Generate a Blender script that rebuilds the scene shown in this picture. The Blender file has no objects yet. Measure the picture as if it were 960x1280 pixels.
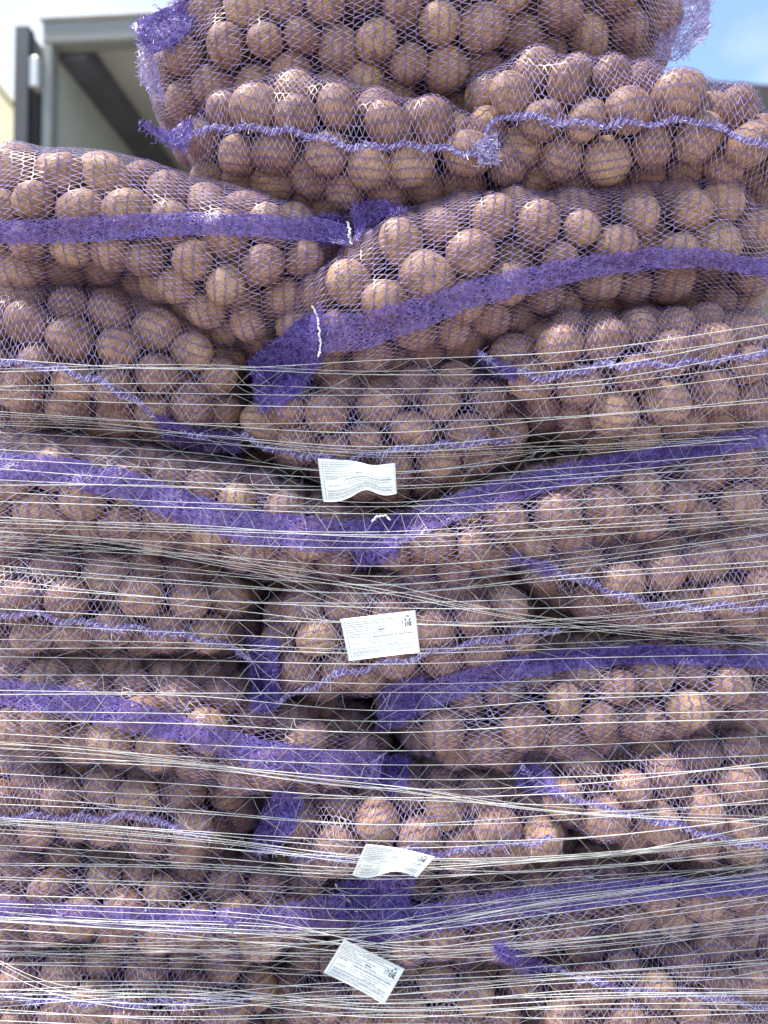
import bpy, bmesh, math, time
import numpy as np
from mathutils import Vector, Matrix
from mathutils.bvhtree import BVHTree

T0 = time.time()
scene = bpy.context.scene
COL = scene.collection
rng = np.random.default_rng(7)

# ------------------------------------------------------------------ camera
CAM_Z, PITCH, FPX = 1.02, math.radians(2.0), 942.0
cam = bpy.data.cameras.new('camera')
cam_o = bpy.data.objects.new('camera', cam)
COL.objects.link(cam_o)
cam_o.location = (0, 0, CAM_Z)
cam_o.rotation_euler = (math.pi / 2 + PITCH, 0, 0)
cam.sensor_fit = 'HORIZONTAL'
cam.sensor_width = 36.0
cam.lens = FPX / 960 * 36.0
cam.clip_start, cam.clip_end = 0.02, 500
cam.dof.use_dof = True
cam.dof.focus_distance = 1.06
cam.dof.aperture_fstop = 2.8
scene.camera = cam_o

# ------------------------------------------------------------------ light
SUN_EL, SUN_AZ = math.radians(64), math.radians(-112)   # azimuth from +Y (behind the stack) round by the truck side: high, grazing the front
world = bpy.data.worlds.new('World')
scene.world = world
world.use_nodes = True
wn, wl = world.node_tree.nodes, world.node_tree.links
wn.clear()
w_out = wn.new('ShaderNodeOutputWorld')
w_bg = wn.new('ShaderNodeBackground')
w_bg.inputs['Strength'].default_value = 0.125
sky = wn.new('ShaderNodeTexSky')
sky.sky_type = 'NISHITA'
sky.sun_disc = False
sky.sun_elevation = SUN_EL
sky.sun_rotation = SUN_AZ
sky.air_density, sky.dust_density, sky.ozone_density = 1.0, 0.2, 0.3
tc = wn.new('ShaderNodeTexCoord')
mp = wn.new('ShaderNodeMapping')
mp.inputs['Location'].default_value = (2.407, -0.443, 3.485)
mp.inputs['Scale'].default_value = (1.0, 1.0, 2.0)
nz = wn.new('ShaderNodeTexNoise')
nz.inputs['Scale'].default_value = 2.1
nz.inputs['Detail'].default_value = 7
nz.inputs['Roughness'].default_value = 0.55
rp = wn.new('ShaderNodeValToRGB')
rp.color_ramp.elements[0].position = 0.42
rp.color_ramp.elements[1].position = 0.68
mx = wn.new('ShaderNodeMix')
mx.data_type = 'RGBA'
mx.inputs['B'].default_value = (3.2, 3.4, 3.55, 1)
wl.new(tc.outputs['Generated'], mp.inputs['Vector'])
wl.new(mp.outputs['Vector'], nz.inputs['Vector'])
wl.new(nz.outputs['Fac'], rp.inputs['Fac'])
wl.new(rp.outputs['Color'], mx.inputs['Factor'])
wl.new(sky.outputs['Color'], mx.inputs['A'])
wl.new(mx.outputs['Result'], w_bg.inputs['Color'])
wl.new(w_bg.outputs['Background'], w_out.inputs['Surface'])

sun = bpy.data.lights.new('sun', 'SUN')
sun.energy, sun.angle, sun.color = 2.7, math.radians(9.0), (1.0, 0.95, 0.87)   # softened by thin cloud
sun_o = bpy.data.objects.new('sun', sun)
COL.objects.link(sun_o)
sd = Vector((math.sin(SUN_AZ) * math.cos(SUN_EL), math.cos(SUN_AZ) * math.cos(SUN_EL), math.sin(SUN_EL)))
sun_o.rotation_euler = sd.to_track_quat('Z', 'Y').to_euler()
sun_o.location = sd * 30

vs = scene.view_settings
vs.view_transform, vs.look, vs.gamma, vs.exposure = 'Standard', 'None', 1.0, 1.58
vs.use_curve_mapping = False
scene.cycles.use_denoising = True
scene.cycles.max_bounces = 8
scene.cycles.transparent_max_bounces = 8


# ------------------------------------------------------------------ pixel -> world
FWD = np.array([0, math.cos(PITCH), math.sin(PITCH)])
UP = np.array([0, -math.sin(PITCH), math.cos(PITCH)])
CAM = np.array([0.0, 0.0, CAM_Z])


def ray(px, py):
    d = np.array([(px - 480) / FPX, 0, 0]) + FWD - UP * ((py - 640) / FPX)
    return d


def at(px, py, Y):
    """point of the pixel's ray on the vertical plane y = Y"""
    d = ray(px, py)
    return CAM + d * (Y / d[1])


# ------------------------------------------------------------------ materials
def mat(name):
    m = bpy.data.materials.new(name)
    m.use_nodes = True
    n, l = m.node_tree.nodes, m.node_tree.links
    return m, n, l, n['Principled BSDF']


def simple(name, col, rough=0.6, noise=0.15, scale=8.0, metal=0.0, bump=0.0, col2=None):
    m, n, l, b = mat(name)
    b.inputs['Roughness'].default_value = rough
    b.inputs['Metallic'].default_value = metal
    t = n.new('ShaderNodeTexCoord')
    z = n.new('ShaderNodeTexNoise')
    z.inputs['Scale'].default_value = scale
    z.inputs['Detail'].default_value = 6
    r = n.new('ShaderNodeValToRGB')
    c = np.array(col)
    c2 = np.array(col2) if col2 is not None else c * (1 - noise)
    r.color_ramp.elements[0].color = (*np.clip(c2, 0, 1), 1)
    r.color_ramp.elements[1].color = (*np.clip(c * (1 + noise * 0.5), 0, 1), 1)
    r.color_ramp.elements[0].position = 0.3
    r.color_ramp.elements[1].position = 0.7
    l.new(t.outputs['Object'], z.inputs['Vector'])
    l.new(z.outputs['Fac'], r.inputs['Fac'])
    l.new(r.outputs['Color'], b.inputs['Base Color'])
    if bump:
        bp = n.new('ShaderNodeBump')
        bp.inputs['Strength'].default_value = bump
        bp.inputs['Distance'].default_value = 0.01
        l.new(z.outputs['Fac'], bp.inputs['Height'])
        l.new(bp.outputs['Normal'], b.inputs['Normal'])
    return m


def potato_material():
    m, n, l, b = mat('potato_skin')
    t = n.new('ShaderNodeTexCoord')
    oi = n.new('ShaderNodeObjectInfo')
    at_ = n.new('ShaderNodeAttribute')
    at_.attribute_name = 'tint'
    add = n.new('ShaderNodeMath'); add.operation = 'ADD'
    fr = n.new('ShaderNodeMath'); fr.operation = 'MINIMUM'; fr.inputs[1].default_value = 1.0
    sep = n.new('ShaderNodeSeparateColor'); l.new(oi.outputs['Color'], sep.inputs[0])
    l.new(sep.outputs[0], add.inputs[0]); l.new(at_.outputs['Fac'], add.inputs[1])
    l.new(add.outputs[0], fr.inputs[0])
    ramp = n.new('ShaderNodeValToRGB')
    els = ramp.color_ramp.elements
    els[0].position, els[0].color = 0.0, (0.285, 0.160, 0.105, 1)
    els[1].position, els[1].color = 1.0, (0.52, 0.335, 0.185, 1)
    e = els.new(0.35); e.color = (0.375, 0.220, 0.145, 1)
    e = els.new(0.7); e.color = (0.435, 0.265, 0.165, 1)
    l.new(fr.outputs[0], ramp.inputs['Fac'])
    # blotchy soil dust and skin
    sh = n.new('ShaderNodeVectorMath'); sh.operation = 'ADD'
    cmb = n.new('ShaderNodeCombineXYZ')
    mul = n.new('ShaderNodeMath'); mul.operation = 'MULTIPLY'; mul.inputs[1].default_value = 37.0
    l.new(oi.outputs['Random'], mul.inputs[0]); l.new(mul.outputs[0], cmb.inputs[0])
    l.new(t.outputs['Object'], sh.inputs[0]); l.new(cmb.outputs[0], sh.inputs[1])
    z1 = n.new('ShaderNodeTexNoise'); z1.inputs['Scale'].default_value = 45; z1.inputs['Detail'].default_value = 6
    z1.inputs['Roughness'].default_value = 0.65
    z2 = n.new('ShaderNodeTexNoise'); z2.inputs['Scale'].default_value = 330; z2.inputs['Detail'].default_value = 4
    for z in (z1, z2):
        l.new(sh.outputs[0], z.inputs['Vector'])
    r1 = n.new('ShaderNodeValToRGB')
    r1.color_ramp.elements[0].position, r1.color_ramp.elements[0].color = 0.36, (0.46, 0.41, 0.40, 1)
    r1.color_ramp.elements[1].position, r1.color_ramp.elements[1].color = 0.62, (1.0, 1.0, 1.0, 1)
    l.new(z1.outputs['Fac'], r1.inputs['Fac'])
    m1 = n.new('ShaderNodeMix'); m1.data_type = 'RGBA'; m1.blend_type = 'MULTIPLY'
    m1.inputs['Factor'].default_value = 0.85
    l.new(ramp.outputs['Color'], m1.inputs['A']); l.new(r1.outputs['Color'], m1.inputs['B'])
    r2 = n.new('ShaderNodeValToRGB')
    r2.color_ramp.elements[0].position, r2.color_ramp.elements[0].color = 0.35, (0.62, 0.57, 0.53, 1)
    r2.color_ramp.elements[1].position, r2.color_ramp.elements[1].color = 0.60, (1.1, 1.08, 1.05, 1)
    l.new(z2.outputs['Fac'], r2.inputs['Fac'])
    m2 = n.new('ShaderNodeMix'); m2.data_type = 'RGBA'; m2.blend_type = 'MULTIPLY'
    m2.inputs['Factor'].default_value = 0.8
    l.new(m1.outputs['Result'], m2.inputs['A']); l.new(r2.outputs['Color'], m2.inputs['B'])
    l.new(m2.outputs['Result'], b.inputs['Base Color'])
    b.inputs['Roughness'].default_value = 0.62
    b.inputs['Specular IOR Level'].default_value = 0.35
    bp = n.new('ShaderNodeBump'); bp.inputs['Strength'].default_value = 0.45; bp.inputs['Distance'].default_value = 0.002
    l.new(z2.outputs['Fac'], bp.inputs['Height'])
    bp2 = n.new('ShaderNodeBump'); bp2.inputs['Strength'].default_value = 0.5; bp2.inputs['Distance'].default_value = 0.006
    l.new(z1.outputs['Fac'], bp2.inputs['Height']); l.new(bp2.outputs['Normal'], bp.inputs['Normal'])
    l.new(bp.outputs['Normal'], b.inputs['Normal'])
    return m


def thread_material(name, ca, cb, rough=0.38, trans=0.25, scale=160.0, spec=0.6):
    """glossy drawn plastic tape, slightly translucent"""
    m, n, l, b = mat(name)
    out = n['Material Output']
    t = n.new('ShaderNodeTexCoord')
    z = n.new('ShaderNodeTexNoise'); z.inputs['Scale'].default_value = scale; z.inputs['Detail'].default_value = 2
    r = n.new('ShaderNodeValToRGB')
    r.color_ramp.elements[0].position, r.color_ramp.elements[0].color = 0.35, (*ca, 1)
    r.color_ramp.elements[1].position, r.color_ramp.elements[1].color = 0.65, (*cb, 1)
    l.new(t.outputs['Object'], z.inputs['Vector']); l.new(z.outputs['Fac'], r.inputs['Fac'])
    l.new(r.outputs['Color'], b.inputs['Base Color'])
    b.inputs['Roughness'].default_value = rough
    b.inputs['Specular IOR Level'].default_value = spec
    tr = n.new('ShaderNodeBsdfTranslucent')
    l.new(r.outputs['Color'], tr.inputs['Color'])
    ms = n.new('ShaderNodeMixShader'); ms.inputs['Fac'].default_value = trans
    l.new(b.outputs['BSDF'], ms.inputs[1]); l.new(tr.outputs['BSDF'], ms.inputs[2])
    l.new(ms.outputs['Shader'], out.inputs['Surface'])
    return m


M_POT = potato_material()
M_CHAIN = thread_material('purple_chain_thread', (0.095, 0.06, 0.175), (0.22, 0.155, 0.37))
M_ZIG = thread_material('lilac_tape_thread', (0.29, 0.22, 0.45), (0.50, 0.42, 0.66), trans=0.3)
M_BAND = thread_material('violet_band_thread', (0.095, 0.052, 0.27), (0.26, 0.18, 0.54), trans=0.30)
M_SEAM = thread_material('pale_seam_thread', (0.16, 0.11, 0.37), (0.62, 0.58, 0.78), scale=260, trans=0.2)
M_WRAP = thread_material('white_wrap_thread', (0.76, 0.76, 0.72), (0.90, 0.90, 0.87), rough=0.3, trans=0.2, scale=40)
M_WRAPZ = thread_material('white_wrap_cross_thread', (0.42, 0.42, 0.42), (0.66, 0.66, 0.65), rough=0.35, trans=0.3, scale=60)
M_TIE = simple('white_tie_string', (0.85, 0.84, 0.78), 0.7, 0.25, 300)
M_PAPER = simple('white_label_paper', (0.80, 0.82, 0.80), 0.55, 0.05, 25)
M_INK = simple('grey_label_ink', (0.30, 0.31, 0.32), 0.7, 0.2, 200)
M_INKD = simple('black_label_ink', (0.03, 0.03, 0.03), 0.7, 0.1, 200)
M_CONC = simple('pale_concrete', (0.48, 0.445, 0.40), 0.85, 0.35, 1.3, bump=0.2)
M_WOOD = simple('pallet_wood', (0.42, 0.29, 0.17), 0.8, 0.4, 14, bump=0.2)
M_TRUCKW = simple('grey_truck_panel', (0.185, 0.195, 0.185), 0.5, 0.12, 1.5)
M_TRUCKI = simple('grey_truck_lining', (0.37, 0.40, 0.37), 0.6, 0.15, 1.2)
M_TRUCKC = simple('dusky_truck_ceiling', (0.42, 0.42, 0.40), 0.6, 0.15, 0.8)
M_DARK = simple('dark_rubber', (0.028, 0.032, 0.042), 0.6, 0.2, 5)
M_RAIL = simple('slate_rail_paint', (0.085, 0.092, 0.11), 0.6, 0.2, 5)
M_STEEL = simple('zinc_steel', (0.62, 0.62, 0.60), 0.4, 0.15, 12, metal=0.4)
M_CREAM = simple('cream_plaster', (0.70, 0.62, 0.40), 0.85, 0.12, 0.8)
M_ROOFD = simple('dark_roof_sheet', (0.055, 0.052, 0.042), 0.7, 0.4, 2.0)
M_PLANK = simple('weathered_olive_plank', (0.20, 0.17, 0.10), 0.85, 0.45, 1.1)
M_GLASS = simple('dark_window_glass', (0.03, 0.04, 0.05), 0.1, 0.1, 1)
M_RED = simple('red_lamp_plastic', (0.5, 0.03, 0.02), 0.3, 0.1, 10)
M_CLOTH = simple('pale_pink_cloth', (0.66, 0.52, 0.55), 0.8, 0.15, 90)


# ------------------------------------------------------------------ object helpers
def mesh_np(name, V, F, mats, parent=None, smooth=False, midx=None):
    """mesh object from arrays; F is (n,3) or (n,4)"""
    V = np.asarray(V, dtype=np.float32); F = np.asarray(F, dtype=np.int32)
    me = bpy.data.meshes.new(name)
    k = F.shape[1]
    me.vertices.add(len(V)); me.vertices.foreach_set('co', V.ravel())
    me.loops.add(F.size); me.loops.foreach_set('vertex_index', F.ravel())
    me.polygons.add(len(F))
    me.polygons.foreach_set('loop_start', np.arange(0, F.size, k, dtype=np.int32))
    me.polygons.foreach_set('loop_total', np.full(len(F), k, dtype=np.int32))
    if smooth:
        me.polygons.foreach_set('use_smooth', np.ones(len(F), dtype=bool))
    for m in (mats if isinstance(mats, (list, tuple)) else [mats]):
        me.materials.append(m)
    if midx is not None:
        me.polygons.foreach_set('material_index', np.asarray(midx, dtype=np.int32))
    me.update(calc_edges=True)
    o = bpy.data.objects.new(name, me)
    COL.objects.link(o)
    if parent is not None:
        o.parent = parent
        o.matrix_parent_inverse = Matrix.Translation(-Vector(parent.location)) if parent.type == 'EMPTY' else parent_inv(parent)
    return o


def parent_inv(p):
    q, loc = p, Vector((0, 0, 0))
    while q is not None and q.type != 'EMPTY':
        q = q.parent
    if q is not None:
        # child of a mesh part whose own world matrix is the identity
        return Matrix.Identity(4)
    return Matrix.Identity(4)


def empty(name, loc, label, cat, group=None):
    o = bpy.data.objects.new(name, None)
    COL.objects.link(o)
    o.location = loc
    o.empty_display_size = 0.05
    o['label'], o['category'] = label, cat
    if group:
        o['group'] = group
    return o


def bm_obj(name, bm, m, parent=None, smooth=False):
    me = bpy.data.meshes.new(name)
    bm.to_mesh(me); bm.free()
    for mm in (m if isinstance(m, (list, tuple)) else [m]):
        me.materials.append(mm)
    if smooth:
        for p in me.polygons:
            p.use_smooth = True
    o = bpy.data.objects.new(name, me)
    COL.objects.link(o)
    if parent is not None:
        o.parent = parent
        if parent.type == 'EMPTY':
            pm = Matrix.LocRotScale(parent.location, parent.rotation_euler, None)
            o.matrix_parent_inverse = Matrix.Translation(-Vector(parent.location)) if parent.get('world_parts') else Matrix.Identity(4)
    return o


def box(bm, x0, x1, y0, y1, z0, z1, bev=0.0):
    r = bmesh.ops.create_cube(bm, size=1.0)
    for v in r['verts']:
        v.co = Vector(((x0 + x1) / 2 + v.co.x * (x1 - x0), (y0 + y1) / 2 + v.co.y * (y1 - y0), (z0 + z1) / 2 + v.co.z * (z1 - z0)))
    if bev:
        es = list({e for v in r['verts'] for e in v.link_edges})
        bmesh.ops.bevel(bm, geom=es, offset=bev, segments=2, affect='EDGES', profile=0.5)


def box_obj(name, m, parent, *b, bev=0.0):
    bm = bmesh.new()
    box(bm, *b, bev=bev)
    return bm_obj(name, bm, m, parent)


def cyl_obj(name, m, parent, c, axis, r, length, seg=24, bev=0.0):
    bm = bmesh.new()
    bmesh.ops.create_cone(bm, cap_ends=True, segments=seg, radius1=r, radius2=r, depth=length)
    if bev:
        bmesh.ops.bevel(bm, geom=[e for e in bm.edges if len(e.link_faces) == 2 and any(len(f.verts) > 4 for f in e.link_faces)], offset=bev, segments=2, affect='EDGES')
    rot = {'x': Matrix.Rotation(math.pi / 2, 4, 'Y'), 'y': Matrix.Rotation(math.pi / 2, 4, 'X'), 'z': Matrix.Identity(4)}[axis]
    bm.transform(Matrix.Translation(Vector(c)) @ rot)
    return bm_obj(name, bm, m, parent, False)


class Ribbons:
    """collects flat tape segments (2 triangles each)"""
    def __init__(self):
        self.p, self.q, self.n, self.w, self.m = [], [], [], [], []

    def add(self, P, Q, N, w, m=0):
        P = np.asarray(P).reshape(-1, 3); Q = np.asarray(Q).reshape(-1, 3); N = np.asarray(N).reshape(-1, 3)
        self.p.append(P); self.q.append(Q); self.n.append(N)
        self.w.append(np.broadcast_to(np.asarray(w, dtype=float), (len(P),)))
        self.m.append(np.full(len(P), m))

    def path(self, P, N, w, m=0):
        self.add(P[:-1], P[1:], (N[:-1] + N[1:]) / 2, w, m)

    def build(self, name, mats, parent):
        P, Q, N = map(np.concatenate, (self.p, self.q, self.n))
        w, m = np.concatenate(self.w), np.concatenate(self.m)
        D = Q - P
        L = np.linalg.norm(D, axis=1)
        ok = (L > 1e-5) & (L < 0.06)
        P, Q, N, w, m, D, L = P[ok], Q[ok], N[ok], w[ok], m[ok], D[ok], L[ok]
        Sd = np.cross(D, N)
        Sd /= np.maximum(np.linalg.norm(Sd, axis=1), 1e-9)[:, None]
        Sd *= (w / 2)[:, None]
        e = D / L[:, None] * (w * 0.3)[:, None]
        V = np.stack([P - Sd - e, P + Sd - e, Q + Sd + e, Q - Sd + e], axis=1).reshape(-1, 3)
        F = np.arange(len(V)).reshape(-1, 4)
        return mesh_np(name, V, F, mats, parent, midx=m)


def tube_arrays(P, r, sides=4):
    """closed-profile tube along polyline P (n,3)"""
    P = np.asarray(P, float)
    T = np.gradient(P, axis=0)
    T /= np.maximum(np.linalg.norm(T, axis=1), 1e-9)[:, None]
    ref = np.array([0.0, 0.31, 0.95])
    A = np.cross(T, ref); A /= np.maximum(np.linalg.norm(A, axis=1), 1e-9)[:, None]
    B = np.cross(T, A)
    a = np.arange(sides) * 2 * math.pi / sides
    r = np.broadcast_to(np.asarray(r, float), (len(P),))
    V = (P[:, None, :] + r[:, None, None] * (A[:, None, :] * np.cos(a)[None, :, None] + B[:, None, :] * np.sin(a)[None, :, None])).reshape(-1, 3)
    i, j = np.meshgrid(np.arange(len(P) - 1), np.arange(sides), indexing='ij')
    i, j = i.ravel(), j.ravel(); k = (j + 1) % sides
    F = np.stack([i * sides + j, i * sides + k, (i + 1) * sides + k, (i + 1) * sides + j], axis=1)
    return V, F


def smooth_poly(pts, x):
    """smooth interpolation y(x) through sorted polyline points (monotone-ish cubic via Catmull-Rom slopes)"""
    pts = np.array(pts, float)
    X, Y = pts[:, 0], pts[:, 1]
    m = np.gradient(Y, X)
    x = np.clip(x, X[0], X[-1])
    i = np.clip(np.searchsorted(X, x) - 1, 0, len(X) - 2)
    h = X[i + 1] - X[i]; t = (x - X[i]) / h
    m0 = np.clip(m[i], -3, 3); m1 = np.clip(m[i + 1], -3, 3)
    return (2 * t**3 - 3 * t**2 + 1) * Y[i] + (t**3 - 2 * t**2 + t) * h * m0 + (-2 * t**3 + 3 * t**2) * Y[i + 1] + (t**3 - t**2) * h * m1


def resample(pts, n):
    pts = np.array(pts, float)
    s = np.concatenate([[0], np.cumsum(np.linalg.norm(np.diff(pts, axis=0), axis=1))])
    u = np.linspace(0, s[-1], n)
    out = np.stack([np.interp(u, s, pts[:, k]) for k in range(pts.shape[1])], axis=1)
    if len(pts) > 2:
        k = max(1, n // (len(pts) * 4))
        pad = np.pad(out, ((k, k), (0, 0)), mode='edge')
        ker = np.ones(2 * k + 1) / (2 * k + 1)
        out[1:-1] = np.stack([np.convolve(pad[:, c], ker, 'valid') for c in range(out.shape[1])], axis=1)[1:-1]
    return out


# ================================================================== the setting
bm = bmesh.new()
bmesh.ops.create_grid(bm, x_segments=2, y_segments=2, size=150)
ground = bm_obj('ground', bm, M_CONC)
ground['kind'] = 'structure'

# ------------------------------------------------------------------ box truck, its open rear towards us
TY = 3.85
corner = at(53, 27, TY)                      # upper corner of the rear frame
truck = empty('box_truck', (corner[0], TY, 0), 'pale grey box truck with its cargo box open, behind the sack stack', 'truck')
truck.rotation_euler = (0, 0, math.radians(-4.0))
H, W, LEN, FL = corner[2], 2.45, 6.4, 1.12   # roof height, width, box length, floor height
pw = 0.055
fr_ = box_obj('rear_frame_post', M_TRUCKW, truck, 0, pw, 0, 0.08, FL, H - 0.12, bev=0.01)
box_obj('rear_frame_post', M_TRUCKW, truck, W - pw, W, 0, 0.08, FL, H - 0.12, bev=0.01)
hd = box_obj('rear_header', M_TRUCKW, truck, 0, W, -0.004, 0.09, H - 0.118, H, bev=0.012)
box_obj('roof_lip', M_STEEL, hd, -0.01, W + 0.01, -0.025, 0.05, H + 0.002, H + 0.022)
box_obj('side_wall', M_TRUCKI, truck, 0.004, 0.035, 0.082, LEN, FL, H - 0.03)
box_obj('side_wall', M_TRUCKI, truck, W - 0.035, W - 0.004, 0.082, LEN, FL, H - 0.03)
box_obj('front_bulkhead', M_TRUCKC, truck, 0.037, W - 0.037, LEN - 0.05, LEN, FL, H - 0.03)
box_obj('box_roof', M_TRUCKC, truck, 0.002, W - 0.002, 0.092, LEN, H - 0.028, H - 0.002)
box_obj('cargo_floor', M_WOOD, truck, 0.002, W - 0.002, 0.0, LEN, FL - 0.12, FL - 0.002)
for x0 in (0.037, W - 0.19):
    box_obj('corner_rail', M_RAIL, truck, x0, x0 + 0.153, 0.1, LEN - 0.06, H - 0.14, H - 0.032)
# doors folded back along the box sides
for s, xa in ((0, -0.115), (1, W + 0.055)):
    d = box_obj('rear_door', M_TRUCKW, truck, xa, xa + 0.06, 0.02, 1.2, FL, H - 0.06, bev=0.01)
    box_obj('door_gasket', M_DARK, d, xa - 0.006, xa + 0.066, -0.045, 0.018, FL - 0.01, H - 0.05)
    for zz in (FL + 0.25, (FL + H) / 2, H - 0.36):
        xh = -0.062 if s == 0 else W + 0.004
        box_obj('hinge', M_STEEL, d, xh, xh + 0.058, -0.035, 0.05, zz, zz + 0.16, bev=0.008)
box_obj('chassis_rail', M_DARK, truck, 0.7, 0.82, 0.2, LEN + 1.8, 0.72, FL - 0.125)
box_obj('chassis_rail', M_DARK, truck, W - 0.82, W - 0.7, 0.2, LEN + 1.8, 0.72, FL - 0.125)
box_obj('rear_bumper', M_DARK, truck, 0.1, W - 0.1, 0.02, 0.14, 0.5, 0.62, bev=0.01)
for x0 in (0.72, W - 0.80):
    box_obj('bumper_bracket', M_DARK, truck, x0, x0 + 0.08, 0.06, 0.22, 0.6, 0.76)
for x0 in (0.12, W - 0.36):
    box_obj('tail_lamp', M_RED, truck, x0, x0 + 0.24, -0.012, 0.03, 0.85, 0.96, bev=0.01)
for y0 in (1.4, LEN + 1.2):
    cyl_obj('axle', M_DARK, truck, (W / 2, y0, 0.5), 'x', 0.05, W - 0.5, 12)
    for x0 in (0.2, W - 0.2):
        tyre = cyl_obj('wheel', M_DARK, truck, (x0, y0, 0.5), 'x', 0.5, 0.3, 36, bev=0.04)
        cyl_obj('rim', M_STEEL, tyre, (x0, y0, 0.5), 'x', 0.28, 0.32, 24)
bm = bmesh.new()
yc0, yc1 = LEN + 0.15, LEN + 2.1
prof = [(yc0, 0.75), (yc1, 0.75), (yc1, 1.6), (yc1 - 0.25, 2.65), (yc0, 2.75)]
va = [bm.verts.new((0.1, y, z)) for y, z in prof]; vb = [bm.verts.new((W - 0.1, y, z)) for y, z in prof]
bm.faces.new(va); bm.faces.new(vb[::-1])
for i in range(5):
    bm.faces.new((va[i], vb[i], vb[(i + 1) % 5], va[(i + 1) % 5]))
bmesh.ops.recalc_face_normals(bm, faces=bm.faces)
bm_obj('cab', bm, M_TRUCKW, truck)

# ------------------------------------------------------------------ cream house beyond the truck
HY = 15.0
pk = at(-60, 40, HY)
e0 = at(27, 148, HY)
house = empty('house', (e0[0], HY, 0), 'cream plastered gable house beyond the box truck', 'house')
hw, hl = 2 * (e0[0] - pk[0]), 9.0
eave, peak = e0[2], pk[2]
bm = bmesh.new()
prof = [(-hw, 0), (0, 0), (0, eave), (-hw / 2, peak), (-hw, eave)]
va = [bm.verts.new((x, 0, z)) for x, z in prof]; vb = [bm.verts.new((x, hl, z)) for x, z in prof]
bm.faces.new(va); bm.faces.new(vb[::-1])
for i in range(5):
    bm.faces.new((va[i], vb[i], vb[(i + 1) % 5], va[(i + 1) % 5]))
bmesh.ops.recalc_face_normals(bm, faces=bm.faces)
bm_obj('wall', bm, M_CREAM, house)
for sgn, xa, xb in ((1, -hw / 2, 0.12), (-1, -hw - 0.12, -hw / 2)):
    za = peak + 0.06 if sgn == 1 else eave - 0.04
    zb = eave - 0.04 if sgn == 1 else peak + 0.06
    bm = bmesh.new()
    vv = [bm.verts.new(p) for p in ((xa, -0.08, za), (xb, -0.08, zb), (xb, hl + 0.1, zb), (xa, hl + 0.1, za),
                                    (xa, -0.08, za + 0.08), (xb, -0.08, zb + 0.08), (xb, hl + 0.1, zb + 0.08), (xa, hl + 0.1, za + 0.08))]
    for f in ((0, 1, 2, 3), (7, 6, 5, 4), (0, 4, 5, 1), (1, 5, 6, 2), (2, 6, 7, 3), (3, 7, 4, 0)):
        bm.faces.new([vv[i] for i in f])
    bmesh.ops.recalc_face_normals(bm, faces=bm.faces)
    bm_obj('roof', bm, M_CREAM, house)
for zz in (1.2, 4.2):
    for k in range(2):
        x0 = -hw + hw * (0.25 + 0.4 * k)
        wd = box_obj('window', M_TRUCKW, house, x0, x0 + 1.0, -0.04, 0.05, zz, zz + 1.5)
        box_obj('pane', M_GLASS, wd, x0 + 0.08, x0 + 0.92, -0.05, -0.042, zz + 0.08, zz + 1.42)

# ------------------------------------------------------------------ weathered plank shed on the other side
SY = 8.5
s0, s1 = at(845, 90, SY - 0.55), at(960, 103, SY - 0.55)
shed = empty('plank_shed', (s0[0] - 1.0, SY, 0), 'weathered olive plank shed with a dark roof edge', 'shed')
top = s0[2]
slope = -0.07
SWd, SL = 9.0, 6.0
nb = 22
bh = (top - 0.5) / nb
for i in range(nb):
    z0 = i * bh
    bm = bmesh.new()
    box(bm, 0, SWd, 0.0 + 0.02 * rng.random(), 0.12, z0 + 0.01, z0 + bh - 0.012)
    bm_obj('plank', bm, M_PLANK, shed)
box_obj('wall_core', M_ROOFD, shed, 0.02, SWd - 0.02, 0.125, SL, 0.0, top - 0.6)
bm = bmesh.new()
box(bm, -0.4, SWd + 0.4, -0.55, SL + 0.4, top - 0.28, top)
for v in bm.verts:
    v.co.z += slope * v.co.x + (v.co.y > 1) * 0.6
bm_obj('roof', bm, M_ROOFD, shed)

# ------------------------------------------------------------------ pallet
PAL_X0, PAL_X1, PAL_Y0, PAL_Y1 = -0.60, 0.64, 1.16, 1.96
pal = empty('pallet', (0.02, 1.56, 0), 'wooden pallet under the lowest potato sacks', 'pallet')
pal['world_parts'] = 1
for x in (PAL_X0, 0.02 - 0.05, PAL_X1 - 0.1):
    box_obj('bottom_board', M_WOOD, pal, x, x + 0.1, PAL_Y0, PAL_Y1, 0.001, 0.022)
    for y in (PAL_Y0, (PAL_Y0 + PAL_Y1) / 2 - 0.07, PAL_Y1 - 0.14):
        box_obj('block', M_WOOD, pal, x + 0.001, x + 0.099, y + 0.001, y + 0.139, 0.0225, 0.10)
for y in (PAL_Y0, (PAL_Y0 + PAL_Y1) / 2 - 0.07, PAL_Y1 - 0.14):
    box_obj('stringer_board', M_WOOD, pal, PAL_X0, PAL_X1, y, y + 0.14, 0.1005, 0.122)
for k in range(7):
    y = PAL_Y0 + k * (PAL_Y1 - PAL_Y0 - 0.095) / 6
    box_obj('deck_board', M_WOOD, pal, PAL_X0, PAL_X1, y, y + 0.095, 0.1225, 0.145)

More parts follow.
